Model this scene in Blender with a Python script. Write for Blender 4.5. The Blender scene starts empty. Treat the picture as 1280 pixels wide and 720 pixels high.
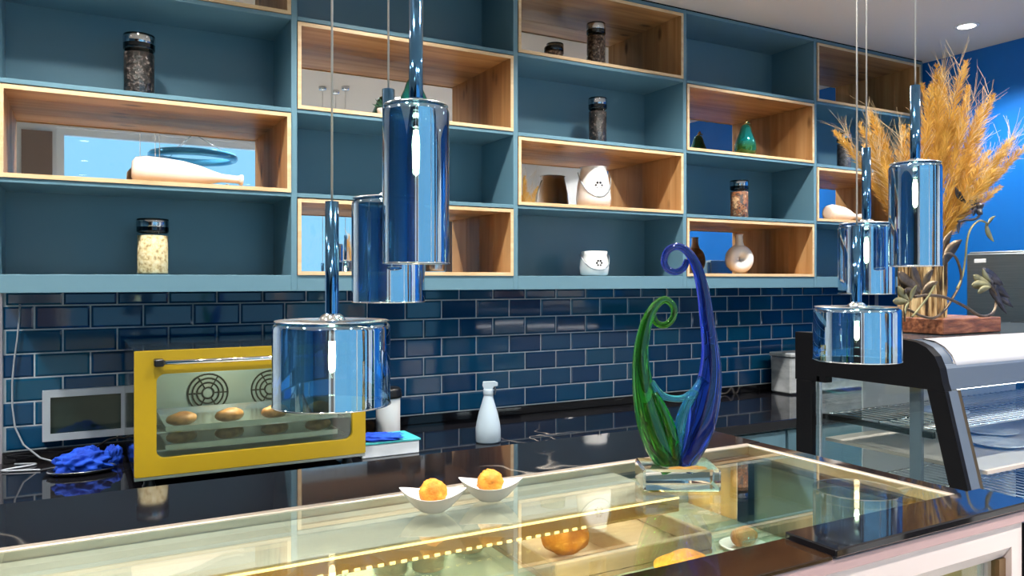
import bpy, math, random
from mathutils import Vector, Matrix

S = bpy.context.scene
COL = S.collection
PI = math.pi
rnd = random.Random(7)

# ------------------------------------------------------------------ camera
YAW = math.radians(29.1)                  # camera looks into the shelving wall, turned to the right
SN, CS = math.sin(YAW), math.cos(YAW)
FPX, HOR, EYE = 975.0, 350.0, 1.5
cd = bpy.data.cameras.new('camera')
cd.sensor_width = 36.0
cd.lens = FPX / 1280.0 * 36.0
cd.shift_y = -(360.0 - HOR) / 1280.0
cd.clip_start = 0.02
cam = bpy.data.objects.new('camera', cd)
COL.objects.link(cam)
cam.location = (0, 0, EYE)
cam.rotation_euler = (PI / 2, 0, -YAW)
S.camera = cam

# ------------------------------------------------------------------ world and light
W = bpy.data.worlds.new('sky')
S.world = W
W.use_nodes = True
bg = W.node_tree.nodes['Background']
bg.inputs['Color'].default_value = (0.30, 0.66, 1.0, 1)
bg.inputs['Strength'].default_value = 1.05
S.view_settings.view_transform = 'Standard'
S.view_settings.look = 'None'
S.view_settings.gamma = 1.0
S.view_settings.use_curve_mapping = False
S.view_settings.exposure = 0.45
S.cycles.use_denoising = True
S.cycles.max_bounces = 14
S.cycles.transparent_max_bounces = 24
S.cycles.transmission_bounces = 10
S.cycles.glossy_bounces = 8
S.cycles.caustics_refractive = False
S.cycles.caustics_reflective = False
S.cycles.sample_clamp_indirect = 6.0

CEIL = 2.682
SPOT_W = 95.0
DOWNLIGHTS = [(x, y) for y in (2.14, 0.95, -0.30) for x in (3.61, 2.72, 1.83, 0.94, 0.05, -0.84)]

pl = bpy.data.lights.new('window_portal', 'AREA')
pl.shape = 'RECTANGLE'; pl.size = 3.5; pl.size_y = 1.75
pl.cycles.is_portal = True
po = bpy.data.objects.new('window_portal', pl); COL.objects.link(po)
po.location = (1.65, -1.02, 1.75); po.rotation_euler = (PI / 2, 0, 0)

# ------------------------------------------------------------------ helpers
OFF = {}


def at(u, v, y):
    """point on the plane y seen from the camera position in direction (u, v)"""
    l = (u - 640.0) / FPX; k = (HOR - v) / FPX
    dx, dy = SN + l * CS, CS - l * SN
    t = y / dy
    return Vector((dx * t, y, EYE + k * t))


def fwd(u, v, F):
    l = (u - 640.0) / FPX; k = (HOR - v) / FPX
    return Vector(((SN + l * CS) * F, (CS - l * SN) * F, EYE + k * F))


class MB:
    def __init__(s):
        s.v = []; s.f = []; s.sm = []

    def add(s, vs, fs, smooth=False):
        n = len(s.v)
        s.v += [tuple(p) for p in vs]
        s.f += [tuple(i + n for i in f) for f in fs]
        s.sm += [smooth] * len(fs)
        return s

    def box(s, x0, x1, y0, y1, z0, z1, M=None):
        vs = [Vector((x, y, z)) for x in (x0, x1) for y in (y0, y1) for z in (z0, z1)]
        if M: vs = [M @ p for p in vs]
        return s.add(vs, [(0, 1, 3, 2), (4, 6, 7, 5), (0, 4, 5, 1), (2, 3, 7, 6), (0, 2, 6, 4), (1, 5, 7, 3)])

    def bevbox(s, x0, x1, y0, y1, z0, z1, b, M=None):
        """box with chamfered edges"""
        vs = []; idx = {}
        X = (x0, x1); Y = (y0, y1); Z = (z0, z1)
        for i in (0, 1):
            for j in (0, 1):
                for k in (0, 1):
                    sx, sy, sz = (1 - 2 * i) * b, (1 - 2 * j) * b, (1 - 2 * k) * b
                    for a, d in enumerate(((0, sy, sz), (sx, 0, sz), (sx, sy, 0))):
                        idx[i, j, k, a] = len(vs)
                        vs.append(Vector((X[i] + d[0], Y[j] + d[1], Z[k] + d[2])))
        if M: vs = [M @ p for p in vs]
        q = lambda *t: idx[t]
        fs = []
        for i in (0, 1):
            fs.append((q(i, 0, 0, 0), q(i, 1, 0, 0), q(i, 1, 1, 0), q(i, 0, 1, 0)))
            fs.append((q(0, i, 0, 1), q(1, i, 0, 1), q(1, i, 1, 1), q(0, i, 1, 1)))
            fs.append((q(0, 0, i, 2), q(1, 0, i, 2), q(1, 1, i, 2), q(0, 1, i, 2)))
        for i in (0, 1):
            for j in (0, 1):
                fs.append((q(i, j, 0, 0), q(i, j, 1, 0), q(i, j, 1, 1), q(i, j, 0, 1)))
                fs.append((q(i, 0, j, 0), q(i, 1, j, 0), q(i, 1, j, 2), q(i, 0, j, 2)))
                fs.append((q(0, i, j, 1), q(1, i, j, 1), q(1, i, j, 2), q(0, i, j, 2)))
        for i in (0, 1):
            for j in (0, 1):
                for k in (0, 1):
                    fs.append((q(i, j, k, 0), q(i, j, k, 1), q(i, j, k, 2)))
        return s.add(vs, fs)

    def lathe(s, prof, n=24, M=None, smooth=True, c=(0, 0, 0)):
        """prof: list of (r, z) from bottom to top; r = 0 closes"""
        vs = []; rings = []
        for r, z in prof:
            if r <= 1e-7:
                rings.append([len(vs)]); vs.append(Vector((c[0], c[1], c[2] + z)))
            else:
                rings.append(list(range(len(vs), len(vs) + n)))
                vs += [Vector((c[0] + r * math.cos(2 * PI * i / n), c[1] + r * math.sin(2 * PI * i / n), c[2] + z)) for i in range(n)]
        if M: vs = [M @ p for p in vs]
        fs = []
        for a, b in zip(rings, rings[1:]):
            if len(a) == 1 and len(b) == 1: continue
            for i in range(n):
                j = (i + 1) % n
                if len(a) == 1: fs.append((a[0], b[j], b[i]))
                elif len(b) == 1: fs.append((a[i], a[j], b[0]))
                else: fs.append((a[i], a[j], b[j], b[i]))
        return s.add(vs, fs, smooth)

    def tube(s, pts, rad, n=10, smooth=True, caps=True, flat=None):
        pts = [Vector(p) for p in pts]
        if not isinstance(rad, (list, tuple)): rad = [rad] * len(pts)
        vs = []; fs = []
        up = None
        for i, p in enumerate(pts):
            t = (pts[min(i + 1, len(pts) - 1)] - pts[max(i - 1, 0)]).normalized()
            if up is None:
                a = Vector((0, 0, 1)) if abs(t.z) < 0.9 else Vector((1, 0, 0))
                up = (a - t * a.dot(t)).normalized()
            else:
                up = (up - t * up.dot(t))
                up = up.normalized() if up.length > 1e-6 else t.orthogonal().normalized()
            w = t.cross(up)
            for k in range(n):
                a = 2 * PI * k / n
                vs.append(p + (up * math.cos(a) + w * math.sin(a)) * rad[i])
        for i in range(len(pts) - 1):
            for k in range(n):
                j = (k + 1) % n
                fs.append((i * n + k, i * n + j, (i + 1) * n + j, (i + 1) * n + k))
        if caps:
            fs.append(tuple(range(n - 1, -1, -1)))
            fs.append(tuple(range((len(pts) - 1) * n, len(pts) * n)))
        return s.add(vs, fs, smooth)

    def blob(s, c, r, nu=16, nv=10, fn=None, squash=(1, 1, 1)):
        vs = [Vector((0, 0, -1))]; fs = []
        for j in range(1, nv):
            th = PI * j / nv - PI / 2
            for i in range(nu):
                ph = 2 * PI * i / nu
                vs.append(Vector((math.cos(th) * math.cos(ph), math.cos(th) * math.sin(ph), math.sin(th))))
        vs.append(Vector((0, 0, 1)))
        for i in range(nu):
            fs.append((0, 1 + (i + 1) % nu, 1 + i))
            fs.append((len(vs) - 1, 1 + (nv - 2) * nu + i, 1 + (nv - 2) * nu + (i + 1) % nu))
        for j in range(nv - 2):
            for i in range(nu):
                k = (i + 1) % nu
                fs.append((1 + j * nu + i, 1 + j * nu + k, 1 + (j + 1) * nu + k, 1 + (j + 1) * nu + i))
        out = []
        for p in vs:
            k = r * (fn(p) if fn else 1.0)
            out.append(Vector((c[0] + p.x * k * squash[0], c[1] + p.y * k * squash[1], c[2] + p.z * k * squash[2])))
        return s.add(out, fs, True)

    def prism(s, poly, x0, x1):
        """polygon of (y, z) extruded along x"""
        n = len(poly)
        vs = [(x0, y, z) for y, z in poly] + [(x1, y, z) for y, z in poly]
        fs = [tuple(range(n)), tuple(range(2 * n - 1, n - 1, -1))]
        fs += [(i, i + n, (i + 1) % n + n, (i + 1) % n) for i in range(n)]
        return s.add(vs, fs)

    def mesh(s, name, mat, off=(0, 0, 0)):
        me = bpy.data.meshes.new(name)
        ox, oy, oz = off
        me.from_pydata([(x - ox, y - oy, z - oz) for x, y, z in s.v], [], s.f)
        me.polygons.foreach_set('use_smooth', s.sm)
        if mat: me.materials.append(mat)
        me.update()
        return me

    def build(s, name, mat, parent=None, at=None, kind=None, local=False):
        """coordinates are in world space; the origin is put at `at` (top-level) or follows the parent"""
        if parent is not None:
            off = (0, 0, 0) if local else OFF.get(parent.name, (0, 0, 0))
            o = bpy.data.objects.new(name, s.mesh(name, mat, off))
            COL.objects.link(o); o.parent = parent
            OFF[o.name] = off
        else:
            off = at or (0, 0, 0)
            o = bpy.data.objects.new(name, s.mesh(name, mat, (0, 0, 0) if local else off))
            COL.objects.link(o); o.location = off
            OFF[o.name] = tuple(off)
        if kind: o['kind'] = kind
        return o


def thing(name, label, cat, loc, group=None, rotz=0):
    o = bpy.data.objects.new(name, None)
    COL.objects.link(o)
    o.empty_display_size = 0.05
    o.location = loc; o.rotation_euler = (0, 0, rotz)
    OFF[o.name] = tuple(loc)
    o['label'] = label; o['category'] = cat
    if group: o['group'] = group
    return o


def tag(o, label, cat, group=None):
    o['label'] = label; o['category'] = cat
    if group: o['group'] = group
    return o


def copy_tree(o, parent=None):
    c = o.copy(); COL.objects.link(c)
    if parent: c.parent = parent
    for ch in list(o.children): copy_tree(ch, c)
    return c


def frame_rect(mb, x0, x1, z0, z1, y0, y1, t):
    mb.box(x0, x1, y0, y1, z0, z0 + t); mb.box(x0, x1, y0, y1, z1 - t, z1)
    mb.box(x0, x0 + t, y0, y1, z0 + t, z1 - t); mb.box(x1 - t, x1, y0, y1, z0 + t, z1 - t)
    return mb


# ------------------------------------------------------------------ materials
def mat(name, col, rough=0.5, metal=0.0, spec=0.5, emit=None, es=0.0, trans=0.0, ior=1.45, coat=0.0):
    m = bpy.data.materials.new(name); m.use_nodes = True
    b = m.node_tree.nodes['Principled BSDF']
    b.inputs['Base Color'].default_value = (*col, 1)
    b.inputs['Roughness'].default_value = rough
    b.inputs['Metallic'].default_value = metal
    b.inputs['Specular IOR Level'].default_value = spec
    b.inputs['IOR'].default_value = ior
    b.inputs['Transmission Weight'].default_value = trans
    b.inputs['Coat Weight'].default_value = coat
    if emit:
        b.inputs['Emission Color'].default_value = (*emit, 1)
        b.inputs['Emission Strength'].default_value = es
    return m


def nodes(m):
    return m.node_tree.nodes, m.node_tree.links, m.node_tree.nodes['Principled BSDF']


def ramp(N, stops):
    r = N.new('ShaderNodeValToRGB')
    e = r.color_ramp.elements
    while len(e) < len(stops): e.new(0.5)
    for k, (p, c) in enumerate(stops):
        e[k].position = p; e[k].color = (*c, 1)
    return r


def noisy(name, stops, scale, rough=0.5, stretch=(1, 1, 1), detail=4.0, bump=0.0, metal=0.0, spec=0.5, dist=0.0, coat=0.0, lo=0.0):
    m = mat(name, stops[0][1], rough, metal, spec, coat=coat)
    N, L, b = nodes(m)
    tc = N.new('ShaderNodeTexCoord'); mp = N.new('ShaderNodeMapping'); ns = N.new('ShaderNodeTexNoise')
    mp.inputs['Scale'].default_value = stretch
    ns.inputs['Scale'].default_value = scale; ns.inputs['Detail'].default_value = detail
    ns.inputs['Distortion'].default_value = dist
    r = ramp(N, stops)
    L.new(tc.outputs['Object'], mp.inputs['Vector']); L.new(mp.outputs['Vector'], ns.inputs['Vector'])
    L.new(ns.outputs['Fac'], r.inputs['Fac']); L.new(r.outputs['Color'], b.inputs['Base Color'])
    if bump:
        bp = N.new('ShaderNodeBump'); bp.inputs['Strength'].default_value = bump; bp.inputs['Distance'].default_value = 0.01
        L.new(ns.outputs['Fac'], bp.inputs['Height']); L.new(bp.outputs['Normal'], b.inputs['Normal'])
    return m


def pane(name, tint, ior=1.6, rough=0.0, gloss=(1, 1, 1), base=0.0):
    """thin clear sheet: transparent plus a Fresnel reflection"""
    m = bpy.data.materials.new(name); m.use_nodes = True
    N, L = m.node_tree.nodes, m.node_tree.links
    N.clear()
    out = N.new('ShaderNodeOutputMaterial'); mix = N.new('ShaderNodeMixShader')
    tr = N.new('ShaderNodeBsdfTransparent'); gl = N.new('ShaderNodeBsdfGlossy'); fr = N.new('ShaderNodeFresnel')
    tr.inputs['Color'].default_value = (*tint, 1)
    gl.inputs['Color'].default_value = (*gloss, 1); gl.inputs['Roughness'].default_value = rough
    # the Fresnel node turns the IOR over on back faces; turn it back so the unbent ray never reflects totally
    geo = N.new('ShaderNodeNewGeometry'); iv = N.new('ShaderNodeMapRange')
    iv.inputs['To Min'].default_value = ior; iv.inputs['To Max'].default_value = 1.0 / ior
    L.new(geo.outputs['Backfacing'], iv.inputs['Value']); L.new(iv.outputs['Result'], fr.inputs['IOR'])
    if base:
        mx = N.new('ShaderNodeMath'); mx.operation = 'MULTIPLY_ADD'
        mx.inputs[1].default_value = 1.0 - base; mx.inputs[2].default_value = base
        L.new(fr.outputs['Fac'], mx.inputs[0]); L.new(mx.outputs[0], mix.inputs['Fac'])
    else:
        L.new(fr.outputs['Fac'], mix.inputs['Fac'])
    L.new(tr.outputs['BSDF'], mix.inputs[1]); L.new(gl.outputs['BSDF'], mix.inputs[2])
    L.new(mix.outputs['Shader'], out.inputs['Surface'])
    return m


def wood(name, axis, dark, mid, light, rough=0.45, scale=1.0):
    """planked timber with streaky grain along `axis` and dark knots"""
    m = mat(name, mid, rough)
    N, L, b = nodes(m)
    tc = N.new('ShaderNodeTexCoord'); mp = N.new('ShaderNodeMapping'); ns = N.new('ShaderNodeTexNoise')
    st = [22.0, 22.0, 22.0]; st[axis] = 1.6
    mp.inputs['Scale'].default_value = [k * scale for k in st]
    ns.inputs['Scale'].default_value = 1.0; ns.inputs['Detail'].default_value = 6.0; ns.inputs['Distortion'].default_value = 0.6
    r = ramp(N, [(0.25, dark), (0.5, mid), (0.75, light)])
    mp2 = N.new('ShaderNodeMapping'); st2 = [9.0, 9.0, 9.0]; st2[axis] = 4.0
    mp2.inputs['Scale'].default_value = [k * scale for k in st2]
    vo = N.new('ShaderNodeTexVoronoi'); vo.inputs['Scale'].default_value = 1.0
    r2 = ramp(N, [(0.06, (0.12, 0.05, 0.02)), (0.16, (1, 1, 1))])
    mx = N.new('ShaderNodeMix'); mx.data_type = 'RGBA'; mx.blend_type = 'MULTIPLY'; mx.inputs['Factor'].default_value = 0.75
    L.new(tc.outputs['Object'], mp.inputs['Vector']); L.new(mp.outputs['Vector'], ns.inputs['Vector'])
    L.new(tc.outputs['Object'], mp2.inputs['Vector']); L.new(mp2.outputs['Vector'], vo.inputs['Vector'])
    L.new(ns.outputs['Fac'], r.inputs['Fac']); L.new(vo.outputs['Distance'], r2.inputs['Fac'])
    L.new(r.outputs['Color'], mx.inputs[6]); L.new(r2.outputs['Color'], mx.inputs[7])
    L.new(mx.outputs[2], b.inputs['Base Color'])
    return m


def granite(name):
    m = mat(name, (0.006, 0.006, 0.008), 0.04, 0, 0.6)
    N, L, b = nodes(m)
    tc = N.new('ShaderNodeTexCoord')
    n1 = N.new('ShaderNodeTexNoise'); n1.inputs['Scale'].default_value = 2.6; n1.inputs['Detail'].default_value = 3.0; n1.inputs['Distortion'].default_value = 0.5
    n2 = N.new('ShaderNodeTexNoise'); n2.inputs['Scale'].default_value = 1.7; n2.inputs['Detail'].default_value = 2.0
    sb = N.new('ShaderNodeMath'); sb.operation = 'SUBTRACT'; sb.inputs[1].default_value = 0.5
    ab = N.new('ShaderNodeMath'); ab.operation = 'ABSOLUTE'
    r = ramp(N, [(0.0, (0.26, 0.24, 0.21)), (0.004, (0.10, 0.09, 0.08)), (0.009, (0.007, 0.007, 0.009))])
    r2 = ramp(N, [(0.52, (0, 0, 0)), (0.62, (1, 1, 1))])
    mx = N.new('ShaderNodeMix'); mx.data_type = 'RGBA'; mx.inputs[6].default_value = (0.007, 0.007, 0.009, 1)
    L.new(tc.outputs['Object'], n1.inputs['Vector']); L.new(tc.outputs['Object'], n2.inputs['Vector'])
    L.new(n1.outputs['Fac'], sb.inputs[0]); L.new(sb.outputs[0], ab.inputs[0]); L.new(ab.outputs[0], r.inputs['Fac'])
    L.new(n2.outputs['Fac'], r2.inputs['Fac']); L.new(r2.outputs['Color'], mx.inputs['Factor'])
    L.new(r.outputs['Color'], mx.inputs[7]); L.new(mx.outputs[2], b.inputs['Base Color'])
    return m


TEAL = mat('teal_lacquer', (0.120, 0.235, 0.300), 0.28)
OAKX = wood('oak_lengthwise', 0, (0.30, 0.14, 0.045), (0.48, 0.26, 0.10), (0.60, 0.37, 0.17))
OAKZ = wood('oak_upright', 2, (0.30, 0.14, 0.045), (0.48, 0.26, 0.10), (0.60, 0.37, 0.17))
OAKE = noisy('oak_edge', [(0.3, (0.60, 0.41, 0.22)), (0.7, (0.74, 0.56, 0.34))], 8, 0.45, (1, 6, 6))
MIRROR = mat('silvered_mirror', (0.82, 0.84, 0.85), 0.01, 1.0)
GROUT = noisy('grey_grout', [(0.3, (0.44, 0.52, 0.58)), (0.7, (0.54, 0.62, 0.68))], 40, 0.8)
GRAN = granite('black_granite')
CREAM = mat('cream_ceiling', (0.70, 0.64, 0.57), 0.85)
BLUE = noisy('cobalt_paint', [(0.3, (0.004, 0.145, 0.54)), (0.7, (0.005, 0.158, 0.58))], 3, 0.42)
WHITEW = mat('white_paint', (0.80, 0.82, 0.84), 0.7)
TAUPE = mat('taupe_paint', (0.20, 0.155, 0.13), 0.6)
CHROME = mat('chrome', (0.78, 0.80, 0.83), 0.08, 1.0)
STEEL = noisy('brushed_steel', [(0.3, (0.30, 0.36, 0.38)), (0.7, (0.36, 0.42, 0.45))], 6, 0.32, (1, 1, 30), metal=1.0)
BLACKP = mat('black_plastic', (0.006, 0.006, 0.007), 0.3)
BLACKM = mat('black_satin_metal', (0.004, 0.004, 0.005), 0.5, 0.0, 0.12)
GREYM = mat('grey_metal', (0.10, 0.125, 0.16), 0.4, 0.3)
CHAMP = mat('champagne_metal', (0.66, 0.57, 0.47), 0.3, 0.85)
FLOORM = noisy('pale_floor_tile', [(0.3, (0.58, 0.54, 0.49)), (0.7, (0.66, 0.62, 0.57))], 3, 0.3)
TOPGLASS = pane('counter_glass', (0.91, 0.96, 0.93), 1.85)
CLEAR = pane('clear_pane', (0.93, 0.97, 0.96), 1.5)
JARGLASS = pane('jar_glass', (0.92, 0.95, 0.95), 1.5, 0.02)
LEDM = mat('led_strip', (1, 0.8, 0.4), 0.4, emit=(1.0, 0.70, 0.24), es=2.6)
PINK = mat('blush_white_lacquer', (0.74, 0.61, 0.57), 0.4)
PINKD = mat('mauve_lacquer', (0.50, 0.32, 0.31), 0.4)
WALNUT = wood('walnut_border', 0, (0.010, 0.005, 0.003), (0.018, 0.009, 0.005), (0.028, 0.014, 0.007), 0.08, 1.5)
GOLDW = wood('golden_wood', 2, (0.40, 0.24, 0.06), (0.62, 0.42, 0.14), (0.75, 0.55, 0.24), 0.35)
LEDGE = noisy('beige_ledge', [(0.3, (0.36, 0.31, 0.25)), (0.7, (0.46, 0.40, 0.33))], 5, 0.35, (1, 8, 8))
CERAM = mat('white_ceramic', (0.80, 0.80, 0.78), 0.18, coat=0.4)
BISQ = noisy('bisque_ceramic', [(0.3, (0.80, 0.75, 0.66)), (0.7, (0.86, 0.82, 0.76))], 9, 0.35)

TILEM = mat('navy_glaze', (0.006, 0.045, 0.105), 0.06, 0, 0.6)
N, L, b = nodes(TILEM)
oi = N.new('ShaderNodeObjectInfo')
r = ramp(N, [(0.0, (0.003, 0.046, 0.140)), (0.5, (0.004, 0.066, 0.175)), (1.0, (0.005, 0.088, 0.180))])
L.new(oi.outputs['Random'], r.inputs['Fac']); L.new(r.outputs['Color'], b.inputs['Base Color'])

# smoked blue mirrored glass of the pendants
PEND = bpy.data.materials.new('mirrored_blue_glass'); PEND.use_nodes = True
N, L = PEND.node_tree.nodes, PEND.node_tree.links; N.clear()
out = N.new('ShaderNodeOutputMaterial'); mix = N.new('ShaderNodeMixShader')
tr = N.new('ShaderNodeBsdfTransparent'); gl = N.new('ShaderNodeBsdfGlossy'); fr = N.new('ShaderNodeLayerWeight')
tr.inputs['Color'].default_value = (0.17, 0.40, 0.64, 1)
gl.inputs['Color'].default_value = (0.68, 0.85, 0.98, 1); gl.inputs['Roughness'].default_value = 0.015
fr.inputs['Blend'].default_value = 0.35
mr = N.new('ShaderNodeMapRange'); mr.inputs['To Min'].default_value = 0.50; mr.inputs['To Max'].default_value = 0.95
L.new(fr.outputs['Fresnel'], mr.inputs['Value']); L.new(mr.outputs['Result'], mix.inputs['Fac'])
L.new(tr.outputs['BSDF'], mix.inputs[1]); L.new(gl.outputs['BSDF'], mix.inputs[2])
L.new(mix.outputs['Shader'], out.inputs['Surface'])
STEMM = mat('blue_mirror_tube', (0.10, 0.25, 0.45), 0.08, 1.0)
BULBM = mat('lit_filament', (1, 0.85, 0.6), 0.4, emit=(1.0, 0.56, 0.24), es=75.0)
BULBG = pane('bulb_glass', (0.98, 0.96, 0.92), 1.4)
CORD = mat('pale_cord', (0.60, 0.56, 0.52), 0.4)

# ------------------------------------------------------------------ room shell
XL, XR, YF, YB = -2.2, 4.03, -1.0, 2.90


def struct(name, mb, m):
    return mb.build(name, m, kind='structure')


struct('floor', MB().box(XL, XR, YF, YB, -0.06, 0.0), FLOORM)
struct('ceiling', MB().box(XL, XR, YF, YB, CEIL, CEIL + 0.08), CREAM)
wall_back = struct('wall_back', MB().box(XL - 0.1, XR + 0.1, YB, YB + 0.12, 0, CEIL + 0.08), WHITEW)
struct('wall_left', MB().box(XL - 0.12, XL, YF, YB, 0, CEIL), mat('dark_blue_paint', (0.022, 0.10, 0.18), 0.5))
wr = MB().box(XR, XR + 0.12, -0.12, YB, 0, CEIL)
wall_right = struct('wall_right', wr, BLUE)
MB().box(XR, XR + 0.12, YF, -0.12, 0, CEIL).build('white_wall_section', WHITEW, wall_right)
WX0, WX1, WZ0, WZ1 = -0.14, 3.42, 0.85, 2.64
wf = MB()
wf.box(XL, WX0, YF - 0.12, YF, 0, CEIL); wf.box(WX1, XR, YF - 0.12, YF, 0, CEIL)
wf.box(WX0, WX1, YF - 0.12, YF, 0, WZ0); wf.box(WX0, WX1, YF - 0.12, YF, WZ1, CEIL)
wall_front = struct('wall_front', wf, WHITEW)
DARKP = mat('dark_reflection_panel', (0.030, 0.020, 0.016), 0.5)  # unseen dark panels added so the pendants mirror dark streaks
MB().box(XL, -0.52, YF, YF + 0.02, 0, CEIL).build('added_dark_panel', DARKP, wall_front)
for x0, x1 in ((2.26, 2.62), (3.02, 3.46)):
    MB().box(x0, x1, YF, YF + 0.03, 0, CEIL).build('added_dark_panel', DARKP, wall_front)
MB().box(-0.36, -0.165, YF, YF + 0.02, 0, 2.60).build('brown_pier', mat('taupe_panel', (0.24, 0.17, 0.14), 0.5), wall_front)
wn = frame_rect(MB(), WX0, WX1, WZ0, WZ1, YF - 0.09, YF - 0.03, 0.05)
window_1 = struct('window_1', wn, mat('window_frame_white', (0.85, 0.86, 0.87), 0.4))
WM = [WX0, 1.57, 2.44, WX1]
for x in WM[1:3]:
    MB().box(x - 0.045, x + 0.045, YF - 0.088, YF - 0.032, WZ0 + 0.06, WZ1 - 0.06).build('mullion', window_1.data.materials[0], window_1)
for k in range(3):
    x0 = WM[k] + 0.045; x1 = WM[k + 1] - 0.045
    MB().box(x0, x1, YF - 0.062, YF - 0.058, WZ0 + 0.06, WZ1 - 0.06).build('window_pane', CLEAR, window_1)

# tiled splashback: bevelled brick tiles on a grout bed, each tile a piece of its own
T0, TP, TW = 0.9644, 0.0757, 0.1560
MB().box(-0.205, 3.99, 2.893, 2.90, 0.93, 1.462).build('grout_bed', GROUT, wall_back)


def tile_mesh(w, h):
    mb = MB(); g = 0.0048; b = 0.006; d = 0.0030
    x, z = w / 2 - g / 2, h / 2 - g / 2
    vs = [(-x, 0, -z), (x, 0, -z), (x, 0, z), (-x, 0, z), (-x, -0.001, -z), (x, -0.001, -z), (x, -0.001, z), (-x, -0.001, z)]
    vs += [(-x + b, -0.001 - d, -z + b), (x - b, -0.001 - d, -z + b), (x - b, -0.001 - d, z - b), (-x + b, -0.001 - d, z - b)]
    fs = [(8, 9, 10, 11)]
    for i in range(4):
        j = (i + 1) % 4
        fs += [(i, j, 4 + j, 4 + i), (4 + i, 4 + j, 8 + j, 8 + i)]
    return mb.add(vs, fs).mesh('tile', TILEM)


tcache = {}
for k in range(7):
    z0 = T0 + TP * k; z1 = min(z0 + TP, 1.462)
    ph = 1.518 + (0.0 if k % 2 == 0 else TW / 2)
    n0 = math.floor((-0.205 - ph) / TW)
    i = n0
    while True:
        a = ph + i * TW; c = a + TW; i += 1
        if a >= 3.985: break
        a, c = max(a, -0.205), min(c, 3.99)
        if c - a < 0.02: continue
        key = (round(c - a, 3), round(z1 - z0, 3))
        if key not in tcache: tcache[key] = tile_mesh(c - a, z1 - z0)
        o = bpy.data.objects.new('tile', tcache[key])
        COL.objects.link(o); o.parent = wall_back
        o.location = ((a + c) / 2, 2.8935, (z0 + z1) / 2)
        o.rotation_euler = (rnd.gauss(0, 0.004), 0, rnd.gauss(0, 0.004))
MB().box(-0.213, -0.205, 2.884, 2.90, 0.93, 1.462).build('trim_1', mat('tile_edge_trim', (0.42, 0.40, 0.46), 0.4), kind='structure')

# ------------------------------------------------------------------ wall shelving
SY, SB = 2.60, 2.865
UX = [-0.205, 0.624, 1.463, 2.308, 3.137, 3.974]
BZ = [1.516, 1.781, 2.060, 2.366, 2.668]           # board heights (bottom one is the top of the deep fascia board)
UT, BT = 0.020, 0.014
shelf = thing('wall_shelving', 'teal wall shelving with checkered oak lined niches above the navy tiles', 'shelf', (1.88, 2.73, 1.463))
for k, x in enumerate(UX):
    MB().bevbox(x - UT / 2, x + UT / 2, SY, SB + 0.02, 1.4632, 2.676, 0.0012).build('upright', TEAL, shelf)
for c in range(5):
    x0, x1 = UX[c] + UT / 2, UX[c + 1] - UT / 2
    MB().bevbox(x0, x1, SY, SB + 0.02, 1.463, 1.516, 0.0012).build('fascia_board', TEAL, shelf)
    for z in BZ[1:]:
        MB().bevbox(x0, x1, SY, SB + 0.02, z - BT / 2, z + BT / 2, 0.0012).build('shelf_board', TEAL, shelf)
    for r_ in range(4):
        z0 = BZ[r_] + (BT / 2 if r_ else 0); z1 = BZ[r_ + 1] - BT / 2
        if (c + r_) % 2 == 0:
            MB().box(x0, x1, SB, SB + 0.012, z0, z1).build('back_panel', TEAL, shelf)
        else:
            e = 0.013; yf = SY - 0.004
            ym = SY + 0.142
            bx = MB().bevbox(x0 + 0.001, x1 - 0.001, yf + 0.0004, ym, z0 + 0.0003, z0 + e, 0.001).build('oak_niche', OAKX, shelf)
            MB().bevbox(x0 + 0.001, x1 - 0.001, ym + 0.0004, SB, z0 + 0.0003, z0 + e, 0.001).build('oak_plank', OAKX, bx)
            for y0, y1 in ((yf + 0.0004, ym), (ym + 0.0004, SB)):
                MB().bevbox(x0 + 0.001, x1 - 0.001, y0, y1, z1 - e, z1 - 0.004, 0.001).build('oak_plank', OAKX, bx)
                MB().bevbox(x0 + 0.001, x0 + e, y0, y1, z0 + e, z1 - e, 0.001).build('oak_plank', OAKZ, bx)
                MB().bevbox(x1 - e, x1 - 0.001, y0, y1, z0 + e, z1 - e, 0.001).build('oak_plank', OAKZ, bx)
            ed = frame_rect(MB(), x0 + 0.001, x1 - 0.001, z0 + 0.0003, z1 - 0.004, yf, yf + 0.0025, e - 0.0008)
            ed.build('oak_edging', OAKE, bx)
            MB().box(x0 + e, x1 - e, SB - 0.003, SB, z0 + e, z1 - e).build('mirror_back', MIRROR, bx)
MB().box(UX[0] - 0.01, UX[5] + 0.01, SY + 0.004, SB + 0.02, 2.6762, CEIL).build('shadow_gap_strip', BLACKM, shelf)

# surfaces to stand things on
ST = {0: 1.516, 1: 1.788, 2: 2.067, 3: 2.373}          # teal niches
SW = {0: 1.529, 1: 1.801, 2: 2.080, 3: 2.386}          # oak niches

# ------------------------------------------------------------------ jars
SEEDS = noisy('pale_grain', [(0.35, (0.36, 0.24, 0.10)), (0.46, (0.66, 0.50, 0.26)), (0.65, (0.78, 0.66, 0.42))], 80, 0.8, bump=0.3)
BEANS = noisy('dark_beans', [(0.44, (0.005, 0.004, 0.004)), (0.58, (0.03, 0.018, 0.014)), (0.70, (0.22, 0.17, 0.15))], 90, 0.4, bump=0.6)
BROWNB = noisy('brown_beans', [(0.38, (0.03, 0.012, 0.008)), (0.52, (0.18, 0.09, 0.05)), (0.66, (0.45, 0.33, 0.25))], 90, 0.4, bump=0.6)
NUTS = noisy('mixed_nuts', [(0.40, (0.03, 0.010, 0.006)), (0.48, (0.36, 0.12, 0.035)), (0.54, (0.05, 0.018, 0.01)), (0.62, (0.60, 0.34, 0.17))], 42, 0.6, bump=0.6)
LIDM = mat('dark_chrome_lid', (0.05, 0.055, 0.06), 0.12, 1.0)
LIDB = mat('polished_lid_band', (0.55, 0.58, 0.62), 0.07, 1.0)


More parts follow.
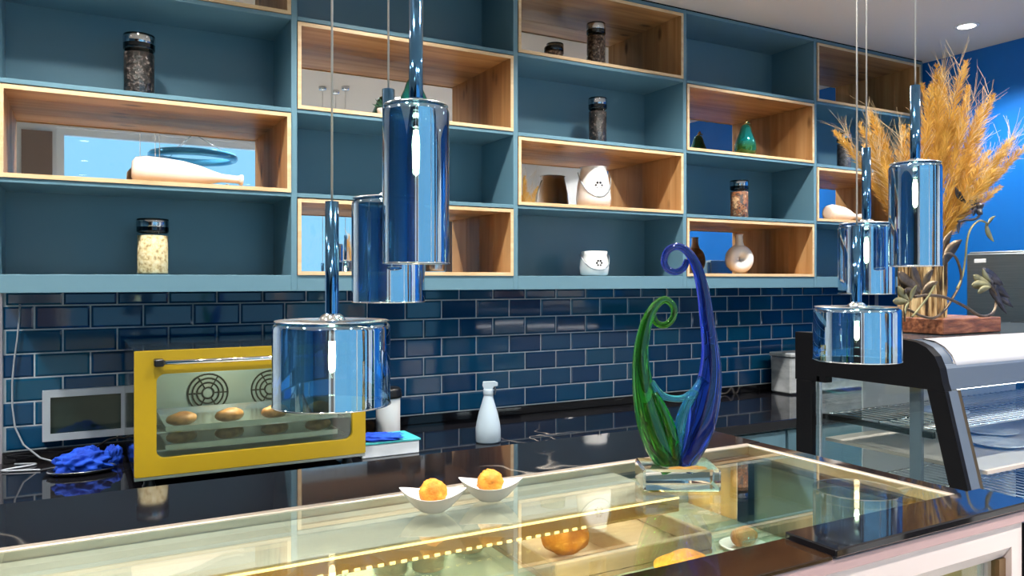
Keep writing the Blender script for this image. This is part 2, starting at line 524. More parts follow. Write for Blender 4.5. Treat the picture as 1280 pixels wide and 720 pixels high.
def jar(x, y, z, h, r, m, label, fill=0.97, lid=LIDM, name='storage_jar'):
    t = thing(name, label, 'jar', (x, y, z), 'glass storage jars on the shelves')
    hb = h * 0.79
    MB().lathe([(0, 0), (r * 0.96, 0), (r, 0.006), (r, hb - 0.012), (r * 0.93, hb - 0.004), (r * 0.93, hb)], 32).build('glass_body', JARGLASS, t, local=True)
    MB().lathe([(0, 0.004), (r * 0.93, 0.004), (r * 0.945, 0.009), (r * 0.945, (hb - 0.012) * fill), (r * 0.6, (hb - 0.010) * fill), (0, (hb - 0.012) * fill)], 28).build('contents', m, t, local=True)
    l = MB().lathe([(r * 0.90, hb - 0.006), (r * 0.99, hb - 0.004), (r * 1.0, hb), (r * 1.0, h - 0.004), (r * 0.97, h), (0, h)], 32).build('lid', lid, t, local=True)
    MB().lathe([(r * 1.004, hb + (h - hb) * 0.30), (r * 1.015, hb + (h - hb) * 0.34), (r * 1.015, hb + (h - hb) * 0.80), (r * 1.004, hb + (h - hb) * 0.84)], 32).build('lid_band', LIDB, l, local=True)
    return t


def shelfx(u, y=2.70):
    return at(u, 350, y).x


jar(shelfx(174), 2.70, ST[2], 0.197, 0.046, BEANS, 'dark bean jar in the upper left teal niche above the lying vase')
jar(shelfx(191), 2.70, ST[0], 0.176, 0.047, SEEDS, 'jar of pale grain in the lowest left teal niche')
jar(shelfx(745), 2.70, SW[3], 0.193, 0.040, BROWNB, 'brown bean jar in the oak niche under the ceiling')
jar(shelfx(747), 2.70, ST[2], 0.199, 0.039, BEANS, 'black bean jar in the teal niche above the white lantern')
jar(shelfx(924), 2.70, ST[1], 0.181, 0.043, NUTS, 'jar of reddish mixed nuts in teal niche above the ring vase')
jar(shelfx(1055), 2.70, ST[2], 0.193, 0.036, noisy('ground_coffee', [(0.4, (0.03, 0.03, 0.035)), (0.6, (0.10, 0.09, 0.10))], 70, 0.6), 'smooth dark jar in teal niche behind the dried grass')
jar(shelfx(549), 2.74, SW[0], 0.198, 0.040, mat('silver_wrap', (0.5, 0.5, 0.52), 0.2, 0.9), 'silvery jar half hidden behind the tall pendant glass')

t = thing('small_tin', 'small low dark tin beside the brown bean jar under ceiling', 'tin', (shelfx(692, 2.70), 2.70, SW[3]))
MB().lathe([(0, 0), (0.036, 0), (0.037, 0.004), (0.037, 0.044), (0.034, 0.046)], 28).build('tin_body', BROWNB, t, local=True)
MB().lathe([(0.0355, 0.042), (0.039, 0.044), (0.039, 0.060), (0.036, 0.064), (0, 0.065)], 28).build('lid', LIDM, t, local=True)

# glass pears
PEARG = mat('emerald_glass', (0.0, 0.22, 0.20), 0.05, 0.65, 0.8, coat=1.0)
N, L, b = nodes(PEARG)
tc = N.new('ShaderNodeTexCoord'); sx = N.new('ShaderNodeSeparateXYZ')
r = ramp(N, [(0.0, (0.01, 0.10, 0.015)), (0.3, (0.03, 0.20, 0.04)), (0.5, (0.0, 0.30, 0.30)), (1.0, (0.0, 0.16, 0.13))])
L.new(tc.outputs['Generated'], sx.inputs[0]); L.new(sx.outputs['Z'], r.inputs['Fac']); L.new(r.outputs['Color'], b.inputs['Base Color'])


def pear(x, y, z, h, r, label):
    t = thing('glass_pear', label, 'ornament', (x, y, z), 'green glass pears')
    pr = [(0, 0), (0.55, 0.01), (0.85, 0.08), (1.0, 0.22), (0.97, 0.36), (0.80, 0.52), (0.60, 0.66), (0.48, 0.78), (0.36, 0.86), (0.14, 0.90), (0, 0.90)]
    MB().lathe([(a * r, b_ * h) for a, b_ in pr], 32).build('pear_body', PEARG, t, local=True)
    MB().tube([(0, 0, h * 0.89), (0.003, 0, h * 0.95), (0.012, 0, h)], [0.006, 0.005, 0.006], 8).build('stem', mat('gilt_stem', (0.5, 0.38, 0.12), 0.25, 0.8), t, local=True)
    lf = MB().add([(0, 0, h * 0.9), (0.012, 0.008, h * 0.96), (0.034, 0, h * 0.93), (0.014, -0.008, h * 0.95), (0.016, 0, h * 0.975)],
                  [(0, 1, 4), (1, 2, 4), (2, 3, 4), (3, 0, 4), (0, 3, 2, 1)]).build('leaf', PEARG, t, local=True)
    return t


pear(shelfx(932), 2.70, SW[2], 0.178, 0.052, 'teal green glass pear in the upper right oak niche')
pear(shelfx(517), 2.70, SW[2], 0.185, 0.060, 'green glass pear behind the stem of the tall pendant')
# small green succulent
t = thing('succulent', 'small dark green pointed succulent left of the hidden pear', 'plant', (shelfx(476), 2.66, SW[2]))
MB().lathe([(0, 0), (0.022, 0), (0.028, 0.03), (0.026, 0.032), (0, 0.03)], 20).build('pot', CERAM, t, local=True)
gm = mat('dark_green_leaf', (0.01, 0.10, 0.06), 0.35)
for k in range(11):
    a = k * 2.4; el = 0.35 + 0.09 * k; ln = 0.055 - 0.001 * k
    d = Vector((math.cos(a) * math.cos(el), math.sin(a) * math.cos(el), math.sin(el)))
    sd = Vector((-math.sin(a), math.cos(a), 0)) * 0.009; p0 = Vector((0, 0, 0.03)); up = d.cross(sd).normalized() * 0.005
    m_ = p0 + d * ln * 0.5
    MB().add([p0, m_ + sd, p0 + d * ln, m_ - sd, m_ + up, m_ - up], [(0, 1, 4), (1, 2, 4), (2, 3, 4), (3, 0, 4), (1, 0, 5), (2, 1, 5), (3, 2, 5), (0, 3, 5)]).build('leaf', gm, t, local=True)


t = thing('glass_decanter', 'small clear glass decanter in oak niche behind the medium pendant', 'decanter', (shelfx(513), 2.70, SW[0]))
MB().lathe([(0, 0), (0.034, 0), (0.050, 0.016), (0.054, 0.045), (0.044, 0.078), (0.022, 0.105), (0.014, 0.125), (0.018, 0.150), (0.016, 0.150), (0.012, 0.126)], 28).build('decanter_body', pane('decanter_glass', (0.90, 0.93, 0.93), 1.6, base=0.06), t, local=True)
MB().blob((0, 0, 0.163), 0.015, 16, 10).build('stopper', JARGLASS, t, local=True)


# lying gourd bottles
def lying_vase(x, y, z, ln, r, label):
    t = thing('gourd_vase', label, 'vase', (x, y, z + r), 'bisque vases lying on their side')
    M = Matrix.Rotation(PI / 2, 4, 'Y')
    pr = [(0, 0), (0.55, 0.0), (0.86, 0.03), (1.0, 0.12), (0.98, 0.30), (0.90, 0.45), (0.70, 0.60), (0.44, 0.72), (0.30, 0.80), (0.27, 0.93), (0.30, 0.97)]
    MB().lathe([(a * r, b_ * ln) for a, b_ in pr], 28, M).build('vase_body', BISQ, t, local=True)
    MB().lathe([(0.30 * r, 0.965 * ln), (0.38 * r, 0.975 * ln), (0.38 * r, ln), (0.22 * r, ln), (0.2 * r, 0.95 * ln)], 24, M).build('vase_lip', BISQ, t, local=True)
    t.rotation_euler = (0, math.atan2(0.30 * r, ln), 0)
    t.location.z = z + r * 1.0
    return t


lying_vase(shelfx(165), 2.72, SW[1], 0.335, 0.047, 'cream bottle vase lying on its side in the left oak niche')
lying_vase(shelfx(1034), 2.70, SW[1], 0.26, 0.044, 'cream bottle vase lying in the far right oak niche')


# lanterns / tealight pots with wire bail
def lantern(x, y, z, h, r, label, name, cat, tall, face):
    t = thing(name, label, cat, (x, y, z), None, face)
    pr = [(0, 0), (0.80, 0), (0.95, 0.05), (1.0, 0.22), (0.93, 0.55), (0.78, 0.86), (0.74, 0.97), (0.78, 1.0), (0.70, 1.0), (0.66, 0.92), (0.80, 0.5), (0.8, 0.1), (0, 0.06)] if tall else \
         [(0, 0), (0.78, 0), (0.94, 0.08), (1.0, 0.35), (0.95, 0.65), (0.86, 0.82), (0.90, 0.97), (0.86, 1.0), (0.80, 0.97), (0.8, 0.7), (0.86, 0.3), (0, 0.08)]
    MB().lathe([(a * r, b_ * h) for a, b_ in pr], 32).build('pot_body', CERAM, t, local=True)
    hz = h * 0.52
    rr = r * (0.935 if tall else 0.99)
    bm_ = MB()
    for k in range(6):
        a = k * PI / 3
        px, pz = 0.17 * r * math.cos(a), 0.17 * r * math.sin(a)
        bm_.blob((px, -math.sqrt(rr * rr - px * px) + 0.001, hz + pz), 0.075 * r, 8, 6, None, (1, 0.35, 1))
    bm_.build('pierced_flower', BLACKP, t, local=True)
    pts = []
    for k in range(17):
        a = PI * k / 16
        pts.append((rr * 1.02 * math.cos(a), -r * (0.98 if tall else 0.95) * math.sin(a) - 0.002, h * 0.86 - h * 0.62 * math.sin(a)))
    MB().tube(pts, 0.0022, 6).build('wire_bail', STEEL, t, local=True)
    return t


lantern(shelfx(742), 2.70, SW[1], 0.172, 0.074, 'large white ceramic lantern with wire handle before a mirror', 'ceramic_lantern', 'lantern', True, -0.28)
lantern(shelfx(741), 2.69, ST[0], 0.104, 0.062, 'small white ceramic pot with wire handle in lowest teal niche', 'candle_pot', 'pot', False, -0.25)

# ring vase with a hole through the middle
t = thing('ring_vase', 'white ring shaped bottle vase in the lower right oak niche', 'vase', (shelfx(926), 2.71, SW[0]))
R1, R2, hc_ = 0.038, 0.031, 0.070
mb = MB(); vs = []; fs = []; nu, nv = 36, 16
for i in range(nu):
    a = 2 * PI * i / nu
    for j in range(nv):
        b_ = 2 * PI * j / nv
        k = R1 + R2 * math.cos(b_)
        vs.append((k * math.cos(a), R2 * 1.15 * math.sin(b_), hc_ + k * math.sin(a) * 1.0))
for i in range(nu):
    for j in range(nv):
        fs.append((i * nv + j, ((i + 1) % nu) * nv + j, ((i + 1) % nu) * nv + (j + 1) % nv, i * nv + (j + 1) % nv))
mb.add(vs, fs, True).build('ring_body', CERAM, t, local=True)
MB().lathe([(0.024, 0.133), (0.018, 0.150), (0.016, 0.178), (0.020, 0.188), (0.015, 0.188), (0.012, 0.16)], 24).build('neck', CERAM, t, local=True)
t.rotation_euler = (0, 0, -0.35)

# ------------------------------------------------------------------ back counter
bc = thing('back_counter', 'long black granite worktop along the tiled wall', 'counter', (1.9, 2.57, 0.0))
MB().bevbox(-0.30, 3.99, 2.24, 2.893, 0.890, 0.930, 0.003).build('worktop', GRAN, bc)
struct('trim_2', MB().bevbox(-0.205, 3.985, 2.872, 2.8925, 0.9301, 0.9640, 0.002), GRAN)
for k in range(6):
    x0 = -0.28 + k * 0.71
    d = MB().bevbox(x0 + 0.003, x0 + 0.704, 2.28, 2.88, 0.10, 0.889, 0.002).build('cabinet_unit', TEAL, bc)
    dd = MB().bevbox(x0 + 0.006, x0 + 0.70, 2.26, 2.279, 0.11, 0.88, 0.002).build('cabinet_door', TEAL, d)
MB().box(-0.27, 3.97, 2.33, 2.88, 0.0, 0.10).build('plinth', BLACKM, bc)

# ------------------------------------------------------------------ oven
YEL = mat('mustard_enamel', (0.36, 0.245, 0.006), 0.30, 0, 0.5)
OX0, OX1, OZ0, OZ1, OY = 0.131, 0.768, 0.972, 1.309, 2.30
ov = thing('convection_oven', 'yellow fronted convection oven with glass door on back counter', 'oven', ((OX0 + OX1) / 2, 2.50, 0.93))
bd = MB()
ODK = mat('dark_oven_steel', (0.10, 0.13, 0.14), 0.10, 0.9)
bd.box(OX0, OX1, OY + 0.02, 2.80, OZ1 - 0.018, OZ1); bd.box(OX0, OX1, OY + 0.02, 2.80, OZ0, OZ0 + 0.03)
bd.box(OX0, OX0 + 0.03, OY + 0.02, 2.80, OZ0 + 0.03, OZ1 - 0.018); bd.box(OX1 - 0.03, OX1, OY + 0.02, 2.80, OZ0 + 0.03, OZ1 - 0.018)
bd.box(OX0 + 0.03, OX1 - 0.03, 2.78, 2.80, OZ0 + 0.03, OZ1 - 0.018)
bd.build('oven_casing', ODK, ov)
LIN = mat('oven_lining', (0.40, 0.54, 0.58), 0.22, 0.4)
ln_ = MB()
ln_.box(OX0 + 0.035, OX1 - 0.035, 2.740, 2.745, OZ0 + 0.035, OZ1 - 0.025)
ln_.box(OX0 + 0.035, OX1 - 0.035, OY + 0.024, 2.74, OZ0 + 0.0305, OZ0 + 0.034)
ln_.box(OX0 + 0.0305, OX0 + 0.034, OY + 0.024, 2.74, OZ0 + 0.034, OZ1 - 0.025)
ln_.box(OX1 - 0.034, OX1 - 0.0305, OY + 0.024, 2.74, OZ0 + 0.034, OZ1 - 0.025)
ln_.build('oven_lining', LIN, ov)
# door: mustard frame with a rounded window
wx0, wx1, wz0, wz1, rc = 0.185, 0.728, 1.018, 1.246, 0.022


def rr_pts(x0, x1, z0, z1, r, n=6):
    P = []
    for cx, cz, a0 in ((x1 - r, z1 - r, 0), (x0 + r, z1 - r, PI / 2), (x0 + r, z0 + r, PI), (x1 - r, z0 + r, 1.5 * PI)):
        for k in range(n + 1):
            a = a0 + PI / 2 * k / n
            P.append((cx + r * math.cos(a), cz + r * math.sin(a)))
    return P


def holed_plate(mb, outer, inner, y0, y1):
    n = len(outer)
    vs = [(x, y0, z) for x, z in outer] + [(x, y0, z) for x, z in inner] + [(x, y1, z) for x, z in outer] + [(x, y1, z) for x, z in inner]
    fs = []
    for i in range(n):
        j = (i + 1) % n
        fs += [(i, j, n + j, n + i), (2 * n + i, 3 * n + i, 3 * n + j, 2 * n + j), (i, 2 * n + i, 2 * n + j, j), (n + i, n + j, 3 * n + j, 3 * n + i)]
    return mb.add(vs, fs)


dr = holed_plate(MB(), rr_pts(OX0, OX1, OZ0, OZ1, 0.004), rr_pts(wx0, wx1, wz0, wz1, rc), OY, OY + 0.018).build('oven_door', YEL, ov)
MB().box(wx0 - 0.008, wx1 + 0.008, OY + 0.010, OY + 0.013, wz0 - 0.008, wz1 + 0.008).build('door_glass', pane('oven_glass', (0.80, 0.86, 0.84), 1.6), dr)
hm = MB().tube([(wx0 + 0.01, OY - 0.03, 1.279), (wx1 - 0.01, OY - 0.03, 1.279)], 0.0065, 12).build('door_handle', CHROME, dr)
for x in (wx0 + 0.004, wx1 - 0.004):
    MB().bevbox(x - 0.012, x + 0.012, OY - 0.038, OY, 1.269, 1.289, 0.003).build('handle_mount', BLACKP, dr)
MB().bevbox(OX0, OX1, OY + 0.002, OY + 0.02, OZ0 - 0.010, OZ0 - 0.0005, 0.001).build('bottom_trim', STEEL, ov)
for x in (OX0 + 0.04, OX1 - 0.04):
    for y in (2.36, 2.76):
        MB().lathe([(0, 0), (0.016, 0), (0.018, 0.006), (0.014, 0.012), (0.014, 0.042)], 16, None, True, (x, y, 0.93)).build('foot', BLACKP, ov)
# fan guards at the rear wall of the cavity
for cx in (0.375, 0.575):
    fg = MB()
    for rr in (0.018, 0.034, 0.048, 0.062):
        fg.tube([(cx + rr * math.cos(2 * PI * k / 28), 2.733, 1.128 + rr * math.sin(2 * PI * k / 28)) for k in range(29)], 0.0028, 6, True, False)
    for k in range(6):
        a = k * PI / 3
        fg.tube([(cx + 0.018 * math.cos(a), 2.733, 1.128 + 0.018 * math.sin(a)), (cx + 0.064 * math.cos(a), 2.733, 1.128 + 0.064 * math.sin(a))], 0.0022, 6)
    fg.build('fan_guard', BLACKM, ov)
for z in (1.030, 1.080):
    rk = MB()
    for k in range(15):
        x = OX0 + 0.05 + k * (OX1 - OX0 - 0.10) / 14
        rk.tube([(x, OY + 0.05, z), (x, 2.72, z)], 0.0018, 5)
    for y in (OY + 0.05, 2.72):
        rk.tube([(OX0 + 0.036, y, z - 0.002), (OX1 - 0.036, y, z - 0.002)], 0.0028, 6)
    rk.build('wire_rack', CHROME, ov)
ovl = bpy.data.lights.new('oven_lamp', 'POINT'); ovl.energy = 4.0; ovl.color = (1, 0.82, 0.55); ovl.shadow_soft_size = 0.02
oo = bpy.data.objects.new('oven_lamp', ovl); COL.objects.link(oo); oo.location = (0.45, 2.42, 1.255)
# trays and loaves baking inside
CRUST = noisy('baked_crust', [(0.3, (0.16, 0.06, 0.02)), (0.55, (0.42, 0.20, 0.06)), (0.75, (0.70, 0.46, 0.20))], 30, 0.5, bump=0.3)
TRAYM = mat('tray_alloy', (0.62, 0.66, 0.66), 0.22, 0.9)
for q, z in enumerate((1.0330, 1.0830)):
    ty = thing('baking_tray', ('lower' if q == 0 else 'upper') + ' metal baking tray behind the oven glass', 'tray', (0.45, 2.50, z))
    mb = MB().box(-0.24, 0.24, -0.17, 0.17, 0, 0.002)
    mb.box(-0.24, 0.24, -0.17, -0.167, 0.002, 0.014); mb.box(-0.24, 0.24, 0.167, 0.17, 0.002, 0.014)
    mb.box(-0.24, -0.237, -0.167, 0.167, 0.002, 0.014); mb.box(0.237, 0.24, -0.167, 0.167, 0.002, 0.014)
    mb.build('tray_pan', TRAYM, ty, local=True)
    names = ['first', 'second', 'third', 'fourth']
    for k in range(4):
        lo = MB().blob((0, 0, 0.0195), 1, 16, 10, lambda p: 1 + 0.06 * math.sin(7 * p.x + 3 * p.y), (0.046, 0.028, 0.019))
        o = lo.build('bread_roll', CRUST, None, (0.26 + k * 0.13, 2.40, z + 0.003), local=True)
        o.rotation_euler = (0, 0, 0.5)
        tag(o, names[k] + ' golden roll from the left on the ' + ('lower' if q == 0 else 'upper') + ' oven tray', 'bread', 'rolls in the oven')

# ------------------------------------------------------------------ things on the back counter
# framed panel on the tiles
wp = thing('wall_panel', 'white framed dark glass panel on the tiles left of oven', 'panel', (0.03, 2.88, 0.99))
for x0, x1, nm in ((-0.098, 0.146, 'panel_frame'), (0.150, 0.30, 'panel_frame')):
    f_ = frame_rect(MB(), x0, x1, 0.990, 1.150, 2.862, 2.8855, 0.022).build(nm, mat('cool_white_plastic', (0.52, 0.60, 0.68), 0.35), wp)
    MB().box(x0 + 0.022, x1 - 0.022, 2.872, 2.8855, 1.012, 1.128).build('panel_glass', mat('dark_green_glass', (0.012, 0.03, 0.032), 0.04, 0, 0.8), f_)

# spray bottle
SPR = mat('milky_plastic', (0.50, 0.62, 0.72), 0.30, 0, 0.5, trans=0.25)
sp = thing('spray_bottle', 'pale translucent spray bottle standing on the back counter', 'bottle', (1.262, 2.44, 0.930))
MB().lathe([(0, 0), (0.040, 0), (0.044, 0.006), (0.044, 0.045), (0.041, 0.070), (0.033, 0.105), (0.022, 0.140), (0.015, 0.165), (0.013, 0.172)], 28).build('bottle_body', SPR, sp, local=True)
MB().lathe([(0.0165, 0.166), (0.0175, 0.168), (0.0175, 0.184), (0.0165, 0.186), (0, 0.186)], 20).build('collar', SPR, sp, local=True)
hd = MB().prism([(-0.014, 0.184), (0.012, 0.184), (0.020, 0.200), (0.018, 0.212), (-0.022, 0.214), (-0.034, 0.208), (-0.034, 0.199), (-0.020, 0.196)], -0.009, 0.009).build('spray_head', SPR, sp, local=True)
MB().tube([(0, -0.020, 0.197), (0, -0.026, 0.182), (0, -0.022, 0.166)], [0.004, 0.0035, 0.003], 8).build('trigger', mat('dark_trigger', (0.05, 0.07, 0.10), 0.4), hd, local=True)
sp.rotation_euler = (0, 0, 1.06)

# box with blue cloth on top, canister behind it
BOXM = mat('white_carton', (0.72, 0.78, 0.84), 0.5)
bx = thing('carton', 'flat white carton with teal rim beside the oven', 'box', (0.89, 2.47, 0.930))
MB().bevbox(0.79, 0.985, 2.40, 2.54, 0.930, 0.972, 0.002).build('carton_body', BOXM, bx)
MB().bevbox(0.786, 0.989, 2.396, 2.544, 0.9722, 0.979, 0.001).build('carton_rim', mat('teal_rim', (0.05, 0.42, 0.45), 0.4), bx)
CLOTH = noisy('royal_blue_cloth', [(0.3, (0.004, 0.04, 0.40)), (0.7, (0.01, 0.10, 0.75))], 25, 0.8, bump=0.4)


def crumple(seed, sx, sy, sz, nu=40, nv=20):
    q = random.Random(seed); W_ = [(Vector((q.gauss(0, 1), q.gauss(0, 1), q.gauss(0, 1))) * q.uniform(2.5, 14), q.uniform(0, 6)) for _ in range(14)]

    def fn(p):
        return 1 + sum(0.060 * math.sin(w.dot(p) + a) for w, a in W_)
    mb = MB().blob((0, 0, 0), 1, nu, nv, fn, (sx, sy, sz))
    lo = min(p[2] for p in mb.v)                 # flatten the underside and set it on its base
    mb.v = [(p[0], p[1], max(p[2], lo * 0.45) - lo * 0.45) for p in mb.v]
    return mb


o = crumple(3, 0.078, 0.055, 0.009).build('folded_cloth', CLOTH, None, (0.865, 2.455, 0.9795), local=True)
tag(o, 'small blue cloth lying on the flat white carton', 'cloth')
cn = thing('paper_canister', 'white paper canister with black lid behind the flat carton', 'canister', (0.972, 2.66, 0.930))
MB().lathe([(0, 0), (0.042, 0), (0.043, 0.002), (0.043, 0.148)], 32).build('canister_body', mat('matt_white_paper', (0.74, 0.75, 0.76), 0.6), cn, local=True)
MB().lathe([(0.043, 0.1482), (0.049, 0.150), (0.050, 0.160), (0.046, 0.172), (0.047, 0.178), (0.040, 0.185), (0, 0.187)], 32).build('lid', BLACKP, cn, local=True)

# blue cloth pile on a dark tray
ty = thing('oval_tray', 'dark oval tray with metal rim at the left tile edge', 'tray', (0.012, 2.63, 0.930))
tm = Matrix.Diagonal((0.090, 0.055, 1, 1))
MB().lathe([(0, 0.0), (0.8, 0.0), (1.0, 0.012), (0.97, 0.012), (0.78, 0.004), (0, 0.004)], 36, tm).build('tray_dish', BLACKP, ty, local=True)
MB().tube([(0.0905 * math.cos(2 * PI * k / 36), 0.0555 * math.sin(2 * PI * k / 36), 0.013) for k in range(37)], 0.0022, 6, True, False).build('tray_rim', CHROME, ty, local=True)
o = crumple(11, 0.066, 0.040, 0.040, 56, 30).build('crumpled_cloth', CLOTH, None, (0.012, 2.630, 0.9345), local=True)
tag(o, 'crumpled bright blue cloth heaped on the dark oval tray', 'cloth')
o = crumple(5, 0.026, 0.026, 0.036, 40, 20).build('crumpled_cloth', CLOTH, None, (0.094, 2.715, 0.930), local=True)
tag(o, 'smaller crumpled blue cloth beside the oven corner', 'cloth')

# cables
WHC = mat('white_cable', (0.42, 0.46, 0.52), 0.5)
p = [at(u, v, 2.878) for u, v in ((25, 372), (25, 405), (21, 425), (18, 450), (14, 478), (15, 510), (18, 535))] + [at(24, 556, 2.86), Vector((-0.10, 2.83, 0.936)), Vector((-0.05, 2.79, 0.933)), Vector((0.0, 2.74, 0.933)), Vector((0.03, 2.71, 0.933))]
p = [Vector(((a_[0] + 2 * b_[0] + c_[0]) / 4, (a_[1] + 2 * b_[1] + c_[1]) / 4, (a_[2] + 2 * b_[2] + c_[2]) / 4)) for a_, b_, c_ in zip([p[0]] + p, p, p[1:] + [p[-1]])]
o = MB().tube(p, 0.0028, 8).build('white_cable', WHC, None, tuple(p[-1])); tag(o, 'thin white cable hanging down the tiles at left edge', 'cable')
p = [Vector((-0.17 + 0.05 * math.sin(k * 0.42) + 0.002 * k, 2.84 - 0.007 * k, 0.9335)) for k in range(18)]
o = MB().tube(p, 0.0028, 8).build('white_cable', WHC, None, tuple(p[0])); tag(o, 'short white cable curled on the worktop at left corner', 'cable')
p = [Vector((0.02 + 0.18 * k / 14, 2.83, 0.9345 + 0.055 * math.sin(PI * k / 14))) for k in range(15)]
o = MB().tube(p, 0.0035, 8).build('black_cable', BLACKP, None, tuple(p[0])); tag(o, 'black cable arching over the blue cloth behind the oven', 'cable')

# mottled grey bin
STONE = noisy('mottled_grey', [(0.3, (0.20, 0.23, 0.24)), (0.5, (0.38, 0.41, 0.42)), (0.7, (0.55, 0.58, 0.59))], 9, 0.6, (1, 1, 2.2), 6)
gb = thing('storage_bin', 'mottled grey storage bin on back counter behind the pastry case', 'bin', (3.38, 2.77, 0.930))
MB().bevbox(3.08, 3.70, 2.70, 2.83, 0.932, 1.115, 0.008).build('bin_body', STONE, gb)
MB().bevbox(3.075, 3.705, 2.695, 2.835, 1.1155, 1.135, 0.004).build('lid', STONE, gb)

# ------------------------------------------------------------------ display counter in front
GT = 1.222
DX0, DX1 = -1.0, 1.025
dc = thing('display_counter', 'glass topped display counter with granite borders in the foreground', 'counter', (0.2, 0.86, 0.0))
MB().bevbox(DX0, DX1, 0.962, 1.155, GT - 0.030, GT, 0.002).build('rear_slab', GRAN, dc)
MB().bevbox(0.992, DX1, 0.600, 0.9618, GT - 0.030, GT - 0.0005, 0.002).build('end_slab', GRAN, dc)
MB().bevbox(0.668, DX1 + 0.004, 0.528, 0.594, GT - 0.003, GT + 0.006, 0.0015).build('front_slab', GRAN, dc)
MB().bevbox(DX0, 0.667, 0.531, 0.594, GT - 0.006, GT - 0.001, 0.001).build('walnut_border', WALNUT, dc)
MB().box(DX0 + 0.002, 0.980, 0.597, 0.948, GT - 0.008, GT).build('glass_top', TOPGLASS, dc)
MB().bevbox(DX0, 0.991, 0.949, 0.9615, GT - 0.014, GT + 0.0015, 0.001).build('metal_frame', CHAMP, dc)
MB().bevbox(0.9805, 0.9915, 0.597, 0.9485, GT - 0.014, GT + 0.0015, 0.001).build('metal_frame', CHAMP, dc)
# ledge with the light strip just below the glass
MB().bevbox(DX0, 0.700, 0.806, 0.946, GT - 0.024, GT - 0.010, 0.001).build('inner_ledge', LEDGE, dc)
ch = MB().bevbox(DX0, 0.700, 0.799, 0.8055, GT - 0.030, GT - 0.009, 0.001).build('light_channel', mat('brass_channel', (0.55, 0.40, 0.16), 0.3, 0.9), dc)
MB().box(DX0, 0.698, 0.7975, 0.7989, GT - 0.0125, GT - 0.0102).build('light_strip', LEDM, ch)
bd = MB()
for k in range(118):
    x = DX0 + 0.01 + k * 0.0131
    bd.box(x, x + 0.0060, 0.7975, 0.7989, GT - 0.0290, GT - 0.0262)
bd.build('light_bead', LEDM, ch, kind='stuff')
for k, x in enumerate((-0.55, 0.28)):
    al = bpy.data.lights.new('strip_lamp', 'AREA'); al.shape = 'RECTANGLE'; al.size = 0.80; al.size_y = 0.006
    al.energy = 3.2; al.color = (1.0, 0.80, 0.48)
    ao = bpy.data.objects.new('strip_lamp', al); COL.objects.link(ao); ao.location = (x, 0.803, GT - 0.0315)
lb = MB().bevbox(DX0, 0.985, 1.070, 1.082, GT - 0.037, GT - 0.031, 0.001).build('added_fill_bar', LEDM, dc)  # bar and area light added to brighten the dark counter interior
al = bpy.data.lights.new('added_fill', 'AREA'); al.shape = 'RECTANGLE'; al.size = 1.9; al.size_y = 0.010
al.energy = 5.0; al.color = (1.0, 0.86, 0.62)
ao = bpy.data.objects.new('added_fill', al); COL.objects.link(ao); ao.location = (0.0, 1.076, GT - 0.0385)
# body of the counter
MB().box(DX0, 1.008, 1.120, 1.140, 0.10, GT - 0.031).build('rear_panel', mat('olive_glass_door', (0.34, 0.37, 0.28), 0.15), dc)
for x in (-0.30, 0.372, 0.905):
    MB().bevbox(x - 0.016, x + 0.016, 1.098, 1.1195, 0.12, GT - 0.032, 0.002).build('door_stile', GOLDW, dc)
MB().bevbox(DX0, DX1, 0.545, 1.150, 0.06, 0.095, 0.002).build('base_panel', PINK, dc)
MB().box(DX0, 0.990, 0.56, 1.115, 0.60, 0.62).build('lower_deck', GOLDW, dc)
gs = MB().box(DX0, 0.990, 0.70, 1.112, 1.080, 1.086).build('inner_shelf', mat('green_shelf_glass', (0.30, 0.36, 0.29), 0.12), dc)
MB().bevbox(1.009, DX1, 0.556, 1.150, 0.095, GT - 0.031, 0.002).build('end_panel', PINK, dc)
MB().bevbox(1.000, 1.0085, 0.992, 1.118, 0.64, GT - 0.032, 0.001).build('inner_lining', GOLDW, dc)
MB().bevbox(0.996, 1.0085, 0.984, 0.9915, 0.64, GT - 0.032, 0.001).build('inner_bead', mat('white_bead', (0.8, 0.8, 0.78), 0.4), dc)
MB().bevbox(0.990, 1.0085, 0.958, 0.9835, 0.64, GT - 0.032, 0.001).build('inner_post', BLACKM, dc)
MB().bevbox(1.002, 1.0085, 0.575, 0.957, 0.64, GT - 0.032, 0.001).build('inner_lining', mat('green_grey_lining', (0.16, 0.22, 0.18), 0.15), dc)
for k in range(4):
    y = 0.66 + 0.085 * k
    MB().bevbox(0.848, 0.988, y, y + 0.004, 1.087, 1.118, 0.001).build('glass_divider', pane('divider_glass', (0.80, 0.90, 0.86), 1.6, base=0.12), dc)
# front: mauve top rail, blush frame around a glazed opening
MB().bevbox(DX0, DX1 + 0.002, 0.5335, 0.594, GT - 0.0205, GT - 0.0065, 0.001).build('front_cornice', PINKD, dc)
ff = MB()
ff.box(DX0, DX1, 0.539, 0.555, GT - 0.050, GT - 0.0207)
ff.box(1.003, DX1, 0.539, 0.555, 0.095, GT - 0.050)
ff.box(DX0, 1.003, 0.539, 0.555, 0.095, 0.20)
ff.build('front_frame', PINK, dc)
rb = MB()
rb.prism([(0.5395, GT - 0.0502), (0.556, GT - 0.0502), (0.556, GT - 0.066), (0.550, GT - 0.066)], DX0, 1.0028)
rb.build('front_bead', mat('pale_bead', (0.62, 0.54, 0.52), 0.35), dc)
MB().box(0.989, 1.0028, 0.546, 0.556, 0.2, GT - 0.0662).build('front_bead', mat('bronze_bead', (0.16, 0.09, 0.04), 0.35), dc)
MB().box(DX0, 0.9885, 0.551, 0.553, 0.2, GT - 0.0662).build('front_glass', CLEAR, dc)
MB().bevbox(DX0, 0.988, 0.572, 0.576, 0.64, GT - 0.036, 0.001).build('front_curtain_panel', GOLDW, dc)
